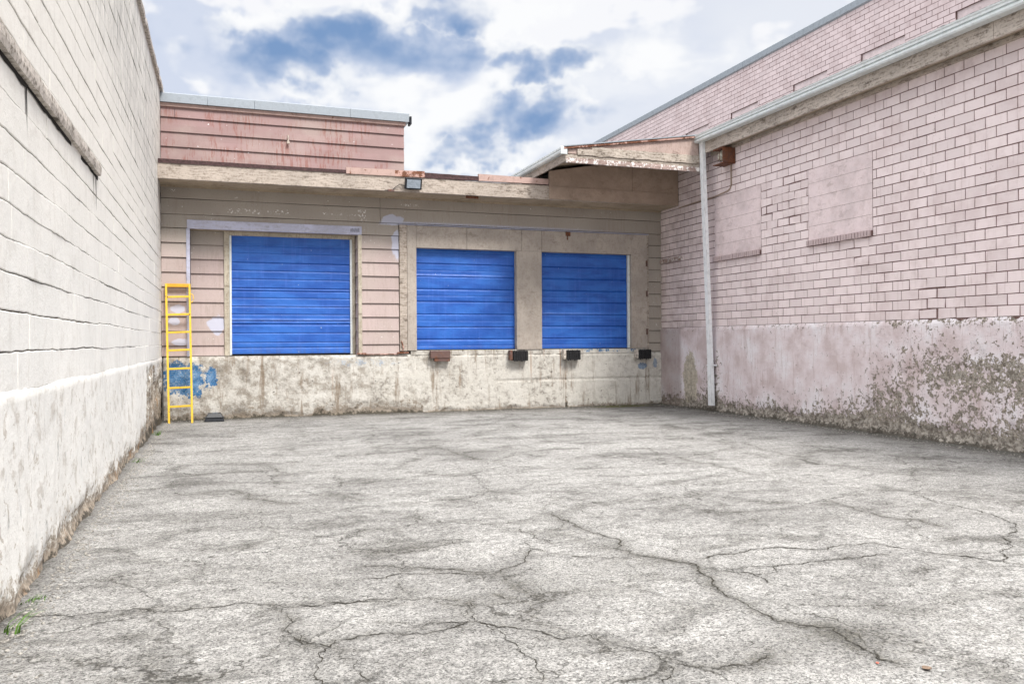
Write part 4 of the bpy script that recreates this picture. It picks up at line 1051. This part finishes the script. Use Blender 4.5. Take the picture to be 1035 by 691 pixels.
# ------------------------------------------------------------------ light
SUN_EL, SUN_AZ = R(52), R(160)    # azimuth clockwise from +Y: high sun behind the camera
sd = Vector((math.sin(SUN_AZ)*math.cos(SUN_EL), math.cos(SUN_AZ)*math.cos(SUN_EL), math.sin(SUN_EL)))
L = bpy.data.lights.new('sun', 'SUN'); L.energy = 2.1; L.angle = R(16); L.color = (1, .965, .91)
lo = bpy.data.objects.new('sun', L); COL.objects.link(lo); lo.rotation_euler = sd.to_track_quat('Z', 'Y').to_euler()
w = Mat('World', True); S.world = w.m
sky = w.n('ShaderNodeTexSky', sky_type='NISHITA', sun_disc=False, sun_elevation=SUN_EL, sun_rotation=SUN_AZ, altitude=100, air_density=1, dust_density=1, ozone_density=1)
d = w.n('ShaderNodeTexCoord').outputs['Generated']
wp = w.n('ShaderNodeTexNoise', {'Vector': d, 'Scale': 12., 'Detail': 4.5, 'Roughness': .62}).outputs['Color']
dw = w.vm('ADD', d, w.sc(w.vm('SUBTRACT', wp, (.5, .5, .5)), (.16, .16, .10)))
def dens(vec): return w.noise(w.sc(vec, (1, 1, 1.7)), 5.2, 4.5, .52, .1)
n0 = dens(d); n1 = dens(w.vm('ADD', d, (0, 0, .03)))
blobs = None
for (px, py, rx, ry, a) in ((400,60,80,26,1.0),(272,66,55,20,.85),(478,8,50,16,.95),(550,72,45,12,.6),(500,125,62,24,.95),(470,155,50,12,.75),(700,55,60,18,.35),(610,90,60,20,.2)):
    c = ray(px, py).normalized()
    dd = w.vm('LENGTH', w.sc(w.vm('SUBTRACT', dw, tuple(c)), (F/rx*.8, F/rx*.8, F/ry*.8)))
    g_ = w.mul(w.mr(dd, 2.0, 0), a); blobs = g_ if blobs is None else w.mt('MAXIMUM', blobs, g_)
far = w.mul(w.mr(w.vm('DISTANCE', d, tuple(ray(430, 90).normalized())), .55, .9), .30)
blobs = w.mt('MAXIMUM', blobs, far)
grad = w.mul(w.sub(n1, n0), 4.0)          # + below a bank, - on its head
dark = w.mr(w.add(blobs, w.add(centered(w, n0, 2.2), grad)), .42, 1.25)
thin = w.mr(w.noise(w.sc(d, (1, 1, 2.5)), 2.4, 4, .5), .38, .62)
base = w.mix(thin, (.90, .93, 1.0), (.74, .80, .94))
base = w.mix(w.mr(w.add(n0, w.mul(grad, -.4)), .56, .70), base, (1.06, 1.06, 1.08))
blu = w.mix(w.mr(w.add(n1, w.mul(blobs, .15)), .45, .75), (.62, .71, .89), (.22, .36, .62))
head = w.mul(w.mr(blobs, .08, .3), w.mr(dark, .55, .15))
base = w.mix(w.mul(head, w.mr(n0, .42, .55)), base, (1.10, 1.10, 1.10))
base = w.mix(dark, base, blu)
dz = w.sep(d)[2]
base = w.mix(w.mr(dz, .5, .8, 0, .8), base, (1.0, .995, .985))
lum = w.mr(dz, .40, .95, 4.75, 18.0)        # overcast: brighter overhead than near the horizon
cl = w.vm('SCALE', base); w.set(cl.node.inputs['Scale'], lum)
fin = w.mix(.95, sky.outputs[0], cl)
bg = w.n('ShaderNodeBackground', {'Color': fin, 'Strength': .1}); ow = w.n('ShaderNodeOutputWorld'); w.t.links.new(bg.outputs[0], ow.inputs[0])

S.view_settings.view_transform = 'Standard'; S.view_settings.look = 'None'; S.view_settings.gamma = 1; S.view_settings.exposure = 0.95
S.view_settings.use_curve_mapping = False
S.cycles.use_denoising = True; S.cycles.max_bounces = 4; S.cycles.diffuse_bounces = 3
